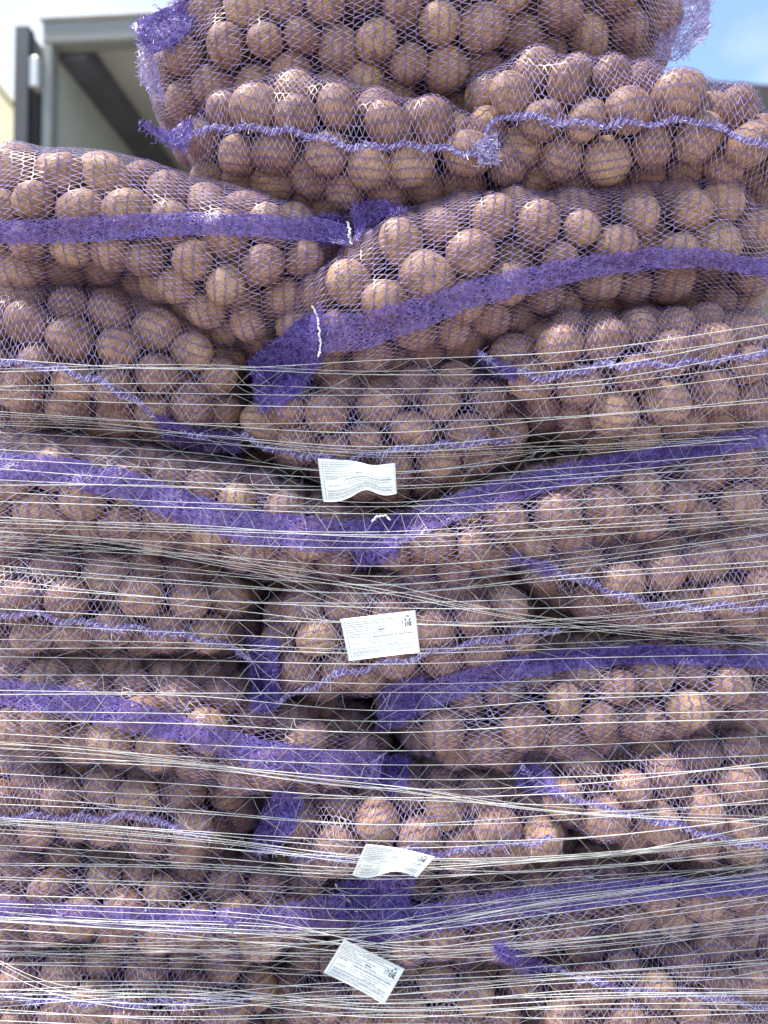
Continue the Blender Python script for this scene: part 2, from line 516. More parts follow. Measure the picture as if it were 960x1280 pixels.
# ================================================================== potato sacks
# outline in photograph pixels (crown line and belly line), depth of the front, look
SACKS = [
 dict(key='top', slack=0.10, tight=40, tier=1, label='purple net potato sack lying on top of the whole stack', where='the topmost sack',
  Y=1.03, D=0.40, r=.0314, chain='x',
  top=[(168, 85), (185, 25), (240, -40), (350, -95), (550, -110), (750, -90), (832, -30), (862, 15)],
  bot=[(168, 85), (210, 135), (330, 152), (500, 150), (580, 138), (640, 100), (780, 75), (832, 55), (862, 15)]),
 dict(key='ear', slack=0.10, tight=40, tier=2, label='purple net potato sack with a frayed pointed ear, under the topmost sack', where='the sack with a frayed pointed ear',
  Y=1.015, D=0.40, r=.0314, chain='phi',
  top=[(220, 178), (240, 145), (290, 113), (350, 95), (420, 106), (500, 138), (600, 163), (660, 190), (692, 215)],
  bot=[(220, 178), (235, 207), (300, 237), (400, 257), (440, 274), (520, 257), (600, 252), (660, 240), (692, 215)]),
 dict(key='two_shed', slack=0.03, tight=50, tier=2, label='purple net potato sack with a long pale seam, second tier at the shed end', where='the second tier sack at the shed end',
  Y=0.965, D=0.40, r=.0314, chain='phi',
  top=[(580, 145), (598, 100), (640, 66), (700, 73), (800, 84), (870, 108), (920, 142), (965, 178), (1005, 215)],
  bot=[(580, 145), (600, 178), (640, 202), (700, 237), (760, 242), (840, 222), (900, 236), (960, 252), (1005, 215)]),
 dict(key='three_truck', tier=3, slack=0.16, tight=26, label='purple banded net potato sack, third tier at the truck end, white string at its neck', where='the third tier sack at the truck end',
  Y=0.995, D=0.42, r=.0314, chain='x',
  top=[(-45, 270), (-25, 215), (70, 191), (140, 193), (250, 220), (330, 240), (400, 266), (438, 290)],
  bot=[(-45, 270), (-25, 340), (60, 355), (150, 358), (200, 380), (260, 415), (310, 430), (350, 412), (400, 342), (438, 290)]),
 dict(key='three_shed', slack=0.10, tight=40, tier=3, label='purple banded net potato sack, third tier at the shed end, its tied neck hanging', where='the third tier sack at the shed end',
  Y=1.0, D=0.42, r=.0314, chain='x',
  top=[(338, 420), (360, 380), (430, 310), (540, 250), (700, 238), (800, 228), (880, 214), (940, 233), (1005, 290)],
  bot=[(338, 420), (370, 455), (420, 472), (500, 462), (560, 447), (640, 417), (720, 394), (860, 376), (960, 382), (1005, 290)]),
 dict(key='four_truck', tier=4, label='purple net potato sack with a slanting seam, fourth tier at the truck end', where='the fourth tier sack at the truck end',
  Y=1.04, D=0.42, r=.0314, chain='phi',
  top=[(-45, 440), (-25, 365), (60, 350), (150, 355), (230, 385), (275, 425), (300, 470)],
  bot=[(-45, 440), (-25, 525), (60, 540), (140, 550), (220, 555), (275, 540), (300, 470)]),
 dict(key='four_mid', tier=4, label='purple net potato sack with a crumpled white label, middle of the fourth tier', where='the middle sack of the fourth tier',
  Y=1.05, D=0.42, r=.0314, chain='phi',
  top=[(300, 515), (330, 475), (390, 465), (480, 455), (560, 445), (620, 460), (660, 500)],
  bot=[(300, 515), (330, 560), (400, 595), (450, 632), (520, 622), (600, 600), (640, 565), (660, 500)]),
 dict(key='four_shed', tier=4, label='purple net potato sack with a drooping seam, fourth tier at the shed end', where='the fourth tier sack at the shed end',
  Y=1.01, D=0.42, r=.0314, chain='phi',
  top=[(596, 458), (640, 418), (690, 392), (760, 382), (850, 374), (940, 382), (1005, 450)],
  bot=[(596, 458), (640, 505), (730, 545), (770, 572), (850, 560), (920, 550), (975, 525), (1005, 450)]),
 dict(key='five_truck', tier=5, label='purple banded net potato sack, fifth tier at the truck end', where='the fifth tier sack at the truck end',
  Y=1.04, D=0.42, r=.0314, chain='x',
  top=[(-45, 610), (-25, 560), (80, 542), (200, 557), (300, 580), (400, 615), (505, 668)],
  bot=[(-45, 610), (-25, 665), (100, 685), (250, 705), (330, 725), (440, 720), (505, 668)]),
 dict(key='five_shed', tier=5, label='purple banded net potato sack, fifth tier at the shed end', where='the fifth tier sack at the shed end',
  Y=1.04, D=0.42, r=.0314, chain='x',
  top=[(435, 692), (500, 645), (600, 605), (700, 576), (800, 560), (960, 545), (1005, 600)],
  bot=[(435, 692), (480, 722), (560, 735), (640, 710), (720, 697), (850, 682), (960, 668), (1005, 600)]),
 dict(key='six_truck', tier=6, label='purple net potato sack under crossing wrap strands, sixth tier at the truck end', where='the sixth tier sack at the truck end',
  Y=1.05, D=0.42, r=.0314, chain='phi',
  top=[(-45, 740), (-25, 685), (60, 675), (180, 686), (250, 701), (300, 738), (322, 780)],
  bot=[(-45, 740), (-25, 805), (80, 820), (180, 822), (270, 825), (322, 780)]),
 dict(key='six_mid', tier=6, label='purple net potato sack with a flat square white label, middle of the sixth tier', where='the middle sack of the sixth tier',
  Y=1.05, D=0.42, r=.0314, chain='phi',
  top=[(322, 800), (350, 748), (420, 712), (500, 706), (580, 706), (640, 728), (690, 780)],
  bot=[(322, 800), (340, 855), (400, 878), (480, 870), (560, 855), (640, 828), (690, 780)]),
 dict(key='six_shed', tier=6, label='purple net potato sack with a sagging seam, sixth tier at the shed end', where='the sixth tier sack at the shed end',
  Y=1.04, D=0.42, r=.0314, chain='phi',
  top=[(636, 702), (700, 678), (780, 666), (880, 654), (950, 656), (1005, 720)],
  bot=[(636, 702), (690, 745), (760, 785), (830, 800), (920, 795), (975, 775), (1005, 720)]),
 dict(key='seven_truck', tier=7, label='purple banded net potato sack, seventh tier at the truck end, short white string', where='the seventh tier sack at the truck end',
  Y=1.06, D=0.42, r=.0314, chain='x',
  top=[(-45, 870), (-25, 820), (80, 808), (180, 820), (260, 830), (330, 872), (420, 893), (495, 945)],
  bot=[(-45, 870), (-25, 935), (100, 950), (230, 970), (330, 990), (430, 990), (495, 945)]),
 dict(key='seven_shed', tier=7, label='purple banded net potato sack, seventh tier at the shed end', where='the seventh tier sack at the shed end',
  Y=1.06, D=0.42, r=.0314, chain='x',
  top=[(465, 890), (530, 845), (620, 820), (720, 800), (850, 796), (960, 806), (1005, 860)],
  bot=[(465, 890), (510, 938), (600, 968), (700, 955), (800, 933), (920, 912), (970, 905), (1005, 860)]),
 dict(key='eight_truck', tier=8, label='purple net potato sack with a scalloped seam, eighth tier at the truck end', where='the eighth tier sack at the truck end',
  Y=1.06, D=0.42, r=.0314, chain='phi',
  top=[(-45, 985), (-25, 940), (60, 934), (160, 945), (260, 962), (325, 1000)],
  bot=[(-45, 985), (-25, 1045), (80, 1052), (180, 1057), (270, 1070), (325, 1000)]),
 dict(key='eight_mid', tier=8, label='purple net potato sack with a curled white label, middle of the eighth tier', where='the middle sack of the eighth tier',
  Y=1.05, D=0.42, r=.0314, chain='phi',
  top=[(320, 1040), (370, 988), (450, 972), (550, 962), (640, 972), (690, 995), (745, 1030)],
  bot=[(320, 1040), (360, 1080), (440, 1095), (540, 1088), (640, 1078), (745, 1030)]),
 dict(key='eight_shed', tier=8, label='purple net potato sack with a slanting frayed seam, eighth tier at the shed end', where='the eighth tier sack at the shed end',
  Y=1.05, D=0.42, r=.0314, chain='phi',
  top=[(625, 970), (690, 930), (770, 915), (860, 900), (950, 900), (1005, 970)],
  bot=[(625, 970), (690, 1015), (760, 1050), (850, 1070), (950, 1075), (1005, 970)]),
 dict(key='nine_truck', tier=9, label='purple banded net potato sack, ninth tier at the truck end, white string at its neck', where='the ninth tier sack at the truck end',
  Y=1.08, D=0.42, r=.0292, chain='x',
  top=[(-45, 1100), (-25, 1056), (100, 1046), (220, 1056), (320, 1070), (400, 1084), (460, 1130)],
  bot=[(-45, 1100), (-25, 1158), (100, 1168), (250, 1178), (380, 1172), (460, 1130)]),
 dict(key='nine_shed', tier=9, label='purple banded net potato sack, ninth tier at the shed end', where='the ninth tier sack at the shed end',
  Y=1.08, D=0.42, r=.0292, chain='x',
  top=[(425, 1150), (490, 1100), (580, 1078), (700, 1064), (850, 1060), (960, 1060), (1005, 1110)],
  bot=[(425, 1150), (480, 1188), (600, 1188), (720, 1170), (850, 1160), (960, 1155), (1005, 1110)]),
 dict(key='ten_truck', tier=10, label='purple net potato sack behind dense white wrap, tenth tier at the truck end', where='the tenth tier sack at the truck end',
  Y=1.09, D=0.42, r=.0292, chain='phi',
  top=[(-45, 1215), (-25, 1165), (80, 1155), (200, 1162), (300, 1178), (350, 1222)],
  bot=[(-45, 1215), (-25, 1280), (80, 1296), (200, 1296), (300, 1285), (350, 1222)]),
 dict(key='ten_mid', tier=10, label='purple net potato sack with a tilted white label, middle of the tenth tier', where='the middle sack of the tenth tier',
  Y=1.10, D=0.42, r=.0292, chain='phi',
  top=[(335, 1232), (380, 1182), (460, 1165), (560, 1165), (620, 1180), (670, 1230)],
  bot=[(335, 1232), (380, 1280), (460, 1298), (560, 1298), (620, 1285), (670, 1230)]),
 dict(key='ten_shed', tier=10, label='purple net potato sack with a drooping seam, tenth tier at the shed end', where='the tenth tier sack at the shed end',
  Y=1.08, D=0.42, r=.0292, chain='phi',
  top=[(615, 1222), (680, 1165), (780, 1150), (900, 1145), (970, 1160), (1005, 1220)],
  bot=[(615, 1222), (670, 1275), (760, 1298), (900, 1302), (970, 1290), (1005, 1220)]),
 dict(key='low_truck', tier=11, label='purple net potato sack resting on the pallet at the truck end', where='the pallet level sack at the truck end',
  Y=1.10, D=0.42, r=.0292, chain='x',
  top=[(-45, 1350), (-25, 1296), (100, 1284), (300, 1282), (420, 1290), (480, 1345)],
  bot=[(-45, 1350), (-25, 1396), (100, 1404), (300, 1404), (420, 1396), (480, 1345)]),
 dict(key='low_shed', tier=11, label='purple net potato sack resting on the pallet at the shed end', where='the pallet level sack at the shed end',
  Y=1.10, D=0.42, r=.0292, chain='x',
  top=[(465, 1345), (530, 1290), (650, 1284), (850, 1284), (960, 1294), (1005, 1345)],
  bot=[(465, 1345), (530, 1396), (650, 1404), (850, 1404), (960, 1396), (1005, 1345)]),
]
TIERS = ['fourth', 'fifth', 'sixth', 'seventh', 'eighth', 'ninth', 'tenth', 'lowest']
for i, (yt_, yb_) in enumerate(((400, 560), (545, 690), (670, 820), (800, 960), (935, 1080), (1055, 1180), (1160, 1275), (1255, 1362))):
    for j, (xa, xb) in enumerate((((-40, 540), (520, 990)), ((-40, 440), (420, 990)))[i % 2]):
        m_ = (yt_ + yb_) / 2
        end = 'truck' if j == 0 else 'shed'
        SACKS.append(dict(key=f'back{i}{j}', tier=4 + i, back=True, label=f'net potato sack hidden behind the {TIERS[i]} tier at the {end} end', where=f'the sack behind the {TIERS[i]} tier at the {end} end',
                          Y=1.30, D=0.36, r=.0314, chain='phi', top=[(xa, m_), (xa + 50, yt_), (xb - 50, yt_), (xb, m_)], bot=[(xa, m_), (xa + 50, yb_), (xb - 50, yb_), (xb, m_)]))
SK = {s['key']: s for s in SACKS}
NEXP = 2.5           # boxiness of a sack's cross-section
MARGIN = 0.006       # outlines are drawn at the belly, a sack bulges this much over them

# shared potato shapes
def potato_unit(seed, sub=3):
    r = np.random.default_rng(seed)
    bm = bmesh.new()
    bmesh.ops.create_icosphere(bm, subdivisions=sub, radius=1.0)
    V = np.array([v.co[:] for v in bm.verts]); F = np.array([[v.index for v in f.verts] for f in bm.faces])
    bm.free()
    d = np.zeros(len(V))
    for k in range(5):
        a = r.normal(size=3); a /= np.linalg.norm(a)
        d += 0.020 * np.sin(V @ a * r.uniform(1.5, 3.2) + r.uniform(0, 6.28))
    for k in range(r.integers(3, 6)):                  # eyes
        a = r.normal(size=3); a /= np.linalg.norm(a)
        ang = np.arccos(np.clip(V @ a, -1, 1))
        d -= r.uniform(0.02, 0.06) * np.exp(-(ang / r.uniform(0.10, 0.22)) ** 2)
    return V * (1 + d)[:, None], F


NSH = 12
SHAPES = [potato_unit(100 + i) for i in range(NSH)]
SHAPES_LO = [potato_unit(100 + i, 2) for i in range(NSH)]
SHAPES_XL = [potato_unit(100 + i, 1) for i in range(NSH)]


def rot_random(r):
    """random rotation, long axis mostly lying flat"""
    a, b, c = r.uniform(0, 2 * math.pi), r.normal(0, 0.35), r.uniform(0, 2 * math.pi)
    return np.array((Matrix.Rotation(a, 3, 'Z') @ Matrix.Rotation(b, 3, 'Y') @ Matrix.Rotation(c, 3, 'X')))


def pack(s, r):
    """fill one sack: a skin of potatoes pressed against the net, loose ones inside; push apart, keep inside the sack"""
    XS = np.linspace(s['x0'], s['x1'], 240)
    H_, D_, ZC_, YC_ = (s[k] for k in ('hx', 'dx', 'zc', 'yc'))
    r0 = s['r']
    hs, ds = np.maximum(H_ - 0.9 * r0, 0.004), np.maximum(D_ - 0.9 * r0, 0.004)
    per = math.pi * (3 * (hs + ds) - np.sqrt((3 * hs + ds) * (hs + 3 * ds))) * 1.05
    ns = int(np.trapz(per, XS) / (3.55 * r0**2))
    hi_, di_ = np.maximum(H_ - 1.9 * r0, 0.0), np.maximum(D_ - 1.9 * r0, 0.0)
    ni = int(np.trapz(4 * hi_ * di_ * 0.85, XS) * 0.55 / (4 / 3 * math.pi * r0**3))
    n = ns + ni
    rad = r0 * np.clip(r.normal(0.98, 0.075, n), 0.80, 1.18)
    ok = np.where(H_ > 0.8 * r0)[0]
    x = np.interp(r.uniform(0, 1, n), np.cumsum(per) / per.sum(), XS)
    x = np.clip(x, XS[ok[0]], XS[ok[-1]])
    th = r.uniform(0, 2 * math.pi, n); f0 = np.where(np.arange(n) < ns, 1.0, r.uniform(0, 0.7, n))
    P = np.stack([x, np.interp(x, XS, YC_) + f0 * np.cos(th) * np.interp(x, XS, ds), np.interp(x, XS, ZC_) + f0 * np.sin(th) * np.interp(x, XS, hs)], axis=1)
    skin = np.arange(n) < ns
    want = np.where(skin, r.uniform(0.93, 1.0, n), 0.0)
    slopeH = np.gradient(H_, XS)
    for it in range(60 if s.get('back') else 150):
        d = P[:, None, :] - P[None, :, :]
        L = np.sqrt((d**2).sum(-1)) + 1e-9
        ov = np.maximum(0, rad[:, None] + rad[None, :] - L)
        np.fill_diagonal(ov, 0)
        P += (d * (ov * 0.36 / L)[..., None]).sum(1)
        h = np.interp(P[:, 0], XS, H_); dd = np.interp(P[:, 0], XS, D_)
        cz = np.interp(P[:, 0], XS, ZC_); cy = np.interp(P[:, 0], XS, YC_)
        hh = np.maximum(h - rad * 0.93, 0.002); de = np.maximum(dd - rad * 0.93, 0.002)
        a, b = (P[:, 1] - cy) / de, (P[:, 2] - cz) / hh
        q = (np.abs(a)**NEXP + np.abs(b)**NEXP) ** (1 / NEXP) + 1e-6
        f = np.where(q > 1, 1 / q, np.where((q < want) & (hh > 0.006), np.minimum(want / q, 1.25), 1.0))
        P[:, 1] = cy + (P[:, 1] - cy) * f; P[:, 2] = cz + (P[:, 2] - cz) * f
        tight = h < rad * 1.02                       # too thin here: slide towards the belly
        P[:, 0] += np.where(tight, np.sign(np.interp(P[:, 0], XS, slopeH)) * 0.004, 0)
        P[:, 0] = np.clip(P[:, 0], s['x0'] + rad * 1.15, s['x1'] - rad * 1.15)
    ax = np.stack([rad * r.uniform(1.02, 1.22, n), rad * r.uniform(0.97, 1.05, n), rad * r.uniform(0.90, 0.98, n)], axis=1)
    R = np.stack([rot_random(r) for _ in range(n)])
    return P, ax, R, rad


def drape(s):
    """net surface: tight membrane over the potatoes, as radius over (length, girth)"""
    NT, NP = s['NT'], s['NP']
    XS = np.linspace(s['x0'], s['x1'], NT)
    XH = np.linspace(s['x0'], s['x1'], 240)
    yc, zc = np.interp(XS, XH, s['yc']), np.interp(XS, XH, s['zc'])
    hx, dx = np.interp(XS, XH, s['hx']), np.interp(XS, XH, s['dx'])
    # girth directions, evenly spaced along the mean section
    th = np.linspace(0, 2 * math.pi, 721)
    c, sn = np.cos(th), np.sin(th)
    hm, dm = hx.max() * 0.85, dx.max()
    ey, ez = dm * np.sign(c) * np.abs(c)**(2 / NEXP), hm * np.sign(sn) * np.abs(sn)**(2 / NEXP)
    sl = np.concatenate([[0], np.cumsum(np.hypot(np.diff(ey), np.diff(ez)))])
    u = np.linspace(0, sl[-1], NP, endpoint=False)
    dy, dz = np.interp(u, sl, ey), np.interp(u, sl, ez)
    ln = np.hypot(dy, dz); dy, dz = dy / ln, dz / ln
    s['girth'] = sl[-1]
    base = 1.0 / ((np.abs(dy)[None] / dx[:, None])**NEXP + (np.abs(dz)[None] / hx[:, None])**NEXP) ** (1 / NEXP)
    R0 = np.zeros((NT, NP))
    P, ax, R = s['P'], s['ax'] * 1.04 + 0.0012, s['R']
    O = np.stack([XS, yc, zc], axis=1)
    dirs = np.stack([np.zeros(NP), dy, dz], axis=1)
    for k in range(len(P)):
        i0, i1 = np.searchsorted(XS, [P[k, 0] - ax[k, 0], P[k, 0] + ax[k, 0]])
        if i1 <= i0:
            continue
        A = (R[k].T / ax[k][:, None])                # world -> unit sphere
        o = (O[i0:i1] - P[k]) @ A.T
        dv = dirs @ A.T
        aa = (dv**2).sum(1)[None]
        bb = o @ dv.T
        cc = ((o**2).sum(1) - 1)[:, None]
        disc = bb**2 - aa * cc
        t = np.where(disc > 0, (-bb + np.sqrt(np.maximum(disc, 0))) / aa, 0)
        R0[i0:i1] = np.maximum(R0[i0:i1], t)
    base = base * (1 + s.get('slack', 0.0) * np.clip(dz, 0, 1))[None]
    Rr = np.where(R0 > 0, np.maximum(R0, base * 0.97), base)
    lim = np.maximum(np.minimum(base, 0.02), 0.004)
    if s.get('slack'):
        R0 = np.maximum(R0, base * 0.93 * (dz > 0.75)[None] * (base > 0.05))
    for it in range(s.get('tight', 70)):
        av = np.roll(Rr, 1, 1) + np.roll(Rr, -1, 1)
        up_ = np.vstack([Rr[:1], Rr[:-1]]); dn = np.vstack([Rr[1:], Rr[-1:]])
        av = (av + up_ + dn) / 4 - 0.00018
        Rr = np.maximum(np.maximum(av, R0), lim)
        Rr[0] = Rr[-1] = lim.min()
    G = np.empty((NT, NP, 3))
    G[..., 0] = XS[:, None]
    G[..., 1] = yc[:, None] + Rr * dy[None]
    G[..., 2] = zc[:, None] + Rr * dz[None]
    s['G'] = G
    Tu = np.gradient(G, axis=0)
    Tv = (np.roll(G, -1, 1) - np.roll(G, 1, 1))
    N = np.cross(Tu, Tv); N /= np.maximum(np.linalg.norm(N, axis=2), 1e-9)[..., None]
    out = np.stack([np.zeros((NT, NP)), np.broadcast_to(dy, (NT, NP)), np.broadcast_to(dz, (NT, NP))], axis=2)
    N *= np.sign((N * out).sum(2) + 1e-9)[..., None]
    s['N'] = N


def gsample(G, ti, pi):
    """bilinear sample of a grid that wraps in its second axis"""
    NT, NP = G.shape[:2]
    ti = np.clip(ti, 0, NT - 1.001)
    i = ti.astype(int); f = (ti - i)[..., None]
    j = np.floor(pi).astype(int); g = (pi - j)[..., None]
    j0, j1 = j % NP, (j + 1) % NP
    return (G[i, j0] * (1 - f) + G[i + 1, j0] * f) * (1 - g) + (G[i, j1] * (1 - f) + G[i + 1, j1] * f) * g


CH, ZP = 0.0155, 0.0088      # spacing of chains, full pitch of the zigzag between them


def knit(s, parent, r):
    """raschel net: wavy chains and zigzag tape between neighbouring chains"""
    G, N = s['G'], s['N']
    NT, NP = s['NT'], s['NP']
    Lx = s['x1'] - s['x0']
    rb = Ribbons()
    CH, ZP = (0.03, 0.03) if s.get('back') else (globals()['CH'], globals()['ZP'])
    jit = lambda shp, a: r.normal(0, a, shp)
    if s['chain'] == 'x':          # chains run round the girth
        nc = int(Lx / CH); nz = int(s['girth'] / ZP) * 2
        tcs = (np.arange(nc) + 0.5) / nc * (NT - 1)
        ph = np.arange(nz + 1) / nz * NP
        wob = 2.0 * np.interp(ph, np.linspace(0, NP, 14), jit(14, 1.0))
        pts, nrm = [], []
        for c in range(nc):
            wave = 0.09 * np.where(np.arange(nz + 1) % 2, 1, -1) + 0.5 * np.sin(ph / NP * 12 + c * 0.13) + jit(nz + 1, 0.05)
            ti = tcs[c] + wave * (NT - 1) / nc * 0.9 + wob * 0.4
            pts.append(gsample(G, ti, ph + jit(nz + 1, 0.12))); nrm.append(gsample(N, ti, ph))
    else:                          # chains run along the sack
        nc = int(s['girth'] / CH); nz = int(Lx / ZP) * 2
        pcs = (np.arange(nc + 1)) / nc * NP
        ti0 = np.arange(nz + 1) / nz * (NT - 1)
        pts, nrm = [], []
        wob = np.interp(ti0, np.linspace(0, NT, 10), jit(10, 1.6))
        for c in range(nc + 1):
            wave = 0.09 * np.where(np.arange(nz + 1) % 2, 1, -1) + 0.4 * np.sin(ti0 / NT * 9 + c * 0.17) + jit(nz + 1, 0.05)
            pi = pcs[c] + wave * NP / nc * 0.9 + wob
            pts.append(gsample(G, ti0 + jit(nz + 1, 0.12), pi)); nrm.append(gsample(N, ti0, pi))
    pts, nrm = np.array(pts), np.array(nrm)
    pts = pts + nrm * 0.0008
    for c in range(len(pts)):
        rb.path(pts[c], nrm[c], 0.00160 * r.uniform(0.85, 1.2, len(pts[c]) - 1), 0)
    for c in range(len(pts) - 1):
        a = np.where((np.arange(pts.shape[1]) % 2)[:, None], pts[c], pts[c + 1])
        na = nrm[c]
        mid = (a[:-1] + a[1:]) / 2 + na[:-1] * 0.0003
        w = 0.00076 * r.uniform(0.6, 1.4, len(a) - 1)
        rb.add(a[:-1], mid, na[:-1], w, 1); rb.add(mid, a[1:], na[1:], w, 1)
    o = rb.build('net', [M_CHAIN, M_ZIG], parent)
    o['kind'] = 'stuff'
    return o


POT = []     # every potato: sack index, centre, axes, rotation, radius
for si, s in enumerate(SACKS):
    r = np.random.default_rng(1000 + si)
    Ym = s['Y'] + 0.10
    a, b = s['top'][0], s['top'][-1]
    pxs = np.linspace(a[0], b[0], 240)
    yt, yb = smooth_poly(s['top'], pxs), smooth_poly(s['bot'], pxs)
    Pt = np.array([at(x, y, Ym) for x, y in zip(pxs, yt)]); Pb = np.array([at(x, y, Ym) for x, y in zip(pxs, yb)])
    s['x0'], s['x1'] = Pt[0, 0], Pt[-1, 0]
    s['zc'] = (Pt[:, 2] + Pb[:, 2]) / 2
    s['hx'] = np.maximum((Pt[:, 2] - Pb[:, 2]) / 2 + MARGIN, 0.012)
    t = np.linspace(-1, 1, 240)
    s['dx'] = np.maximum(s['D'] / 2 * (1 - np.abs(t)**4.5) ** (1 / 2.4), 0.015)
    # front face bellies out a little, uneven
    s['yc'] = s['Y'] + s['D'] / 2 + 0.012 * np.sin(t * 2.3 + r.uniform(0, 6)) + (s['D'] / 2 - s['dx']) * 0.25
    s['P'], s['ax'], s['R'], s['rad'] = pack(s, r)
    s['NT'] = max(60, int((s['x1'] - s['x0']) / 0.0052)); s['NP'] = 190
    drape(s)
    for k in range(len(s['P'])):
        POT.append((si, s['P'][k], s['ax'][k], s['R'][k], s['rad'][k]))
print('packed', len(POT), 'potatoes', round(time.time() - T0, 1))

# ------------------------------------------------------------------ which potatoes show largest from here
Wr, Hr = 384, 512
zb = np.full((Hr, Wr), 1e9); idb = np.full((Hr, Wr), -1)
sc_ = Wr / 960
for k, (si, p, ax, R, rad) in enumerate(POT):
    d = p - CAM
    z = d @ FWD
    u, v = (480 + FPX * d[0] / z) * sc_, (640 - FPX * (d @ UP) / z) * sc_
    pr = FPX * rad / z * sc_
    x0, x1, y0, y1 = int(max(0, u - pr)), int(min(Wr - 1, u + pr)), int(max(0, v - pr)), int(min(Hr - 1, v + pr))
    if x1 <= x0 or y1 <= y0:
        continue
    yy, xx = np.mgrid[y0:y1 + 1, x0:x1 + 1]
    q = 1 - ((xx - u)**2 + (yy - v)**2) / pr**2
    zz = np.where(q > 0, z - rad * np.sqrt(np.maximum(q, 0)), 1e9)
    sub = zb[y0:y1 + 1, x0:x1 + 1]
    m = zz < sub
    sub[m] = zz[m]; idb[y0:y1 + 1, x0:x1 + 1][m] = k
cnt = np.bincount(idb[idb >= 0].ravel(), minlength=len(POT))
order = np.argsort(-cnt)
CHOSEN = set(order[:300].tolist())
print('visible', int((cnt > 6).sum()))

# front surface of the whole stack, for everything that lies on it
VV, FF, off = [], [], 0
for s in SACKS:
    if s.get('back'):
        continue
    G = s['G'][::2, ::2]
    nt, npp = G.shape[:2]
    i, j = np.meshgrid(np.arange(nt - 1), np.arange(npp), indexing='ij')
    i, j = i.ravel(), j.ravel(); k = (j + 1) % npp
    FF.append(np.stack([i * npp + j, i * npp + k, (i + 1) * npp + k, (i + 1) * npp + j], axis=1) + off)
    VV.append(G.reshape(-1, 3)); off += nt * npp
STACK = BVHTree.FromPolygons(np.concatenate(VV).tolist(), np.concatenate(FF).tolist())
print('surface', round(time.time() - T0, 1))


def front(px, py, fallback=None):
    """first point of the stack met by a pixel's ray, as (point, y)"""
    d = ray(px, py)
    h = STACK.ray_cast(Vector(CAM), Vector(d))
    if h[0] is None:
        return None if fallback is None else fallback
    return h[0].y


# ------------------------------------------------------------------ nets, things
def sack_empty(s):
    i = len(s['zc']) // 2
    o = empty('potato_sack', ((s['x0'] + s['x1']) / 2, s['Y'] + s['D'] / 2, float(s['zc'][i] - s['hx'][i])), s['label'], 'potato sack', 'net potato sacks stacked on the pallet')
    s['obj'] = o
    return o


for si, s in enumerate(SACKS):
    knit(s, sack_empty(s), np.random.default_rng(3000 + si))
print('knit', round(time.time() - T0, 1))


def patch_grid(top, bot, nu, nv, lift, plane=None, tight=6, crumple=0.0, seed=0):
    """points on the stack's front between two pixel polylines, pulled taut over hollows"""
    r = np.random.default_rng(seed)
    A, B = resample(top, nu), resample(bot, nu)
    Y = np.empty((nv, nu)); PX = np.empty((nv, nu, 2))
    for j in range(nv):
        f = j / (nv - 1)
        PX[j] = A * (1 - f) + B * f
        for i in range(nu):
            y = front(PX[j, i, 0], PX[j, i, 1]) if plane is None else plane
            Y[j, i] = np.nan if y is None else y
    med = np.nanmedian(Y) if np.isfinite(Y).any() else 1.05
    Y = np.where(np.isfinite(Y), Y, med)
    Y = np.clip(Y, None, med + 0.05)
    for _ in range(tight):
        Z = np.pad(Y, 1, mode='edge')
        av = (Z[:-2, 1:-1] + Z[2:, 1:-1] + Z[1:-1, :-2] + Z[1:-1, 2:]) / 4
        Y = np.minimum(Y, av)
    if crumple:
        from_n = r.normal(0, crumple, (max(3, nv // 3 + 2), max(4, nu // 4 + 2)))
        yi = np.linspace(0, from_n.shape[0] - 1.001, nv); xi = np.linspace(0, from_n.shape[1] - 1.001, nu)
        y0, x0 = yi.astype(int), xi.astype(int); fy, fx = (yi - y0)[:, None], (xi - x0)[None]
        fy, fx = fy * fy * (3 - 2 * fy), fx * fx * (3 - 2 * fx)
        N_ = from_n
        Y = Y + (N_[y0][:, x0] * (1 - fy) + N_[y0 + 1][:, x0] * fy) * (1 - fx) + (N_[y0][:, x0 + 1] * (1 - fy) + N_[y0 + 1][:, x0 + 1] * fy) * fx
    P = np.empty((nv, nu, 3))
    for j in range(nv):
        for i in range(nu):
            P[j, i] = at(PX[j, i, 0], PX[j, i, 1], Y[j, i] - lift)
    Tu, Tv = np.gradient(P, axis=1), np.gradient(P, axis=0)
    N = np.cross(Tu, Tv); N /= np.maximum(np.linalg.norm(N, axis=2), 1e-9)[..., None]
    N *= -np.sign(N[..., 1:2] + 1e-9)
    return P, N


def dsample(G, v, u):
    nv, nu = G.shape[:2]
    v = np.clip(v, 0, nv - 1.001); u = np.clip(u, 0, nu - 1.001)
    j, i = v.astype(int), u.astype(int); g, f = (v - j)[..., None], (u - i)[..., None]
    return (G[j, i] * (1 - f) + G[j, i + 1] * f) * (1 - g) + (G[j + 1, i] * (1 - f) + G[j + 1, i + 1] * f) * g


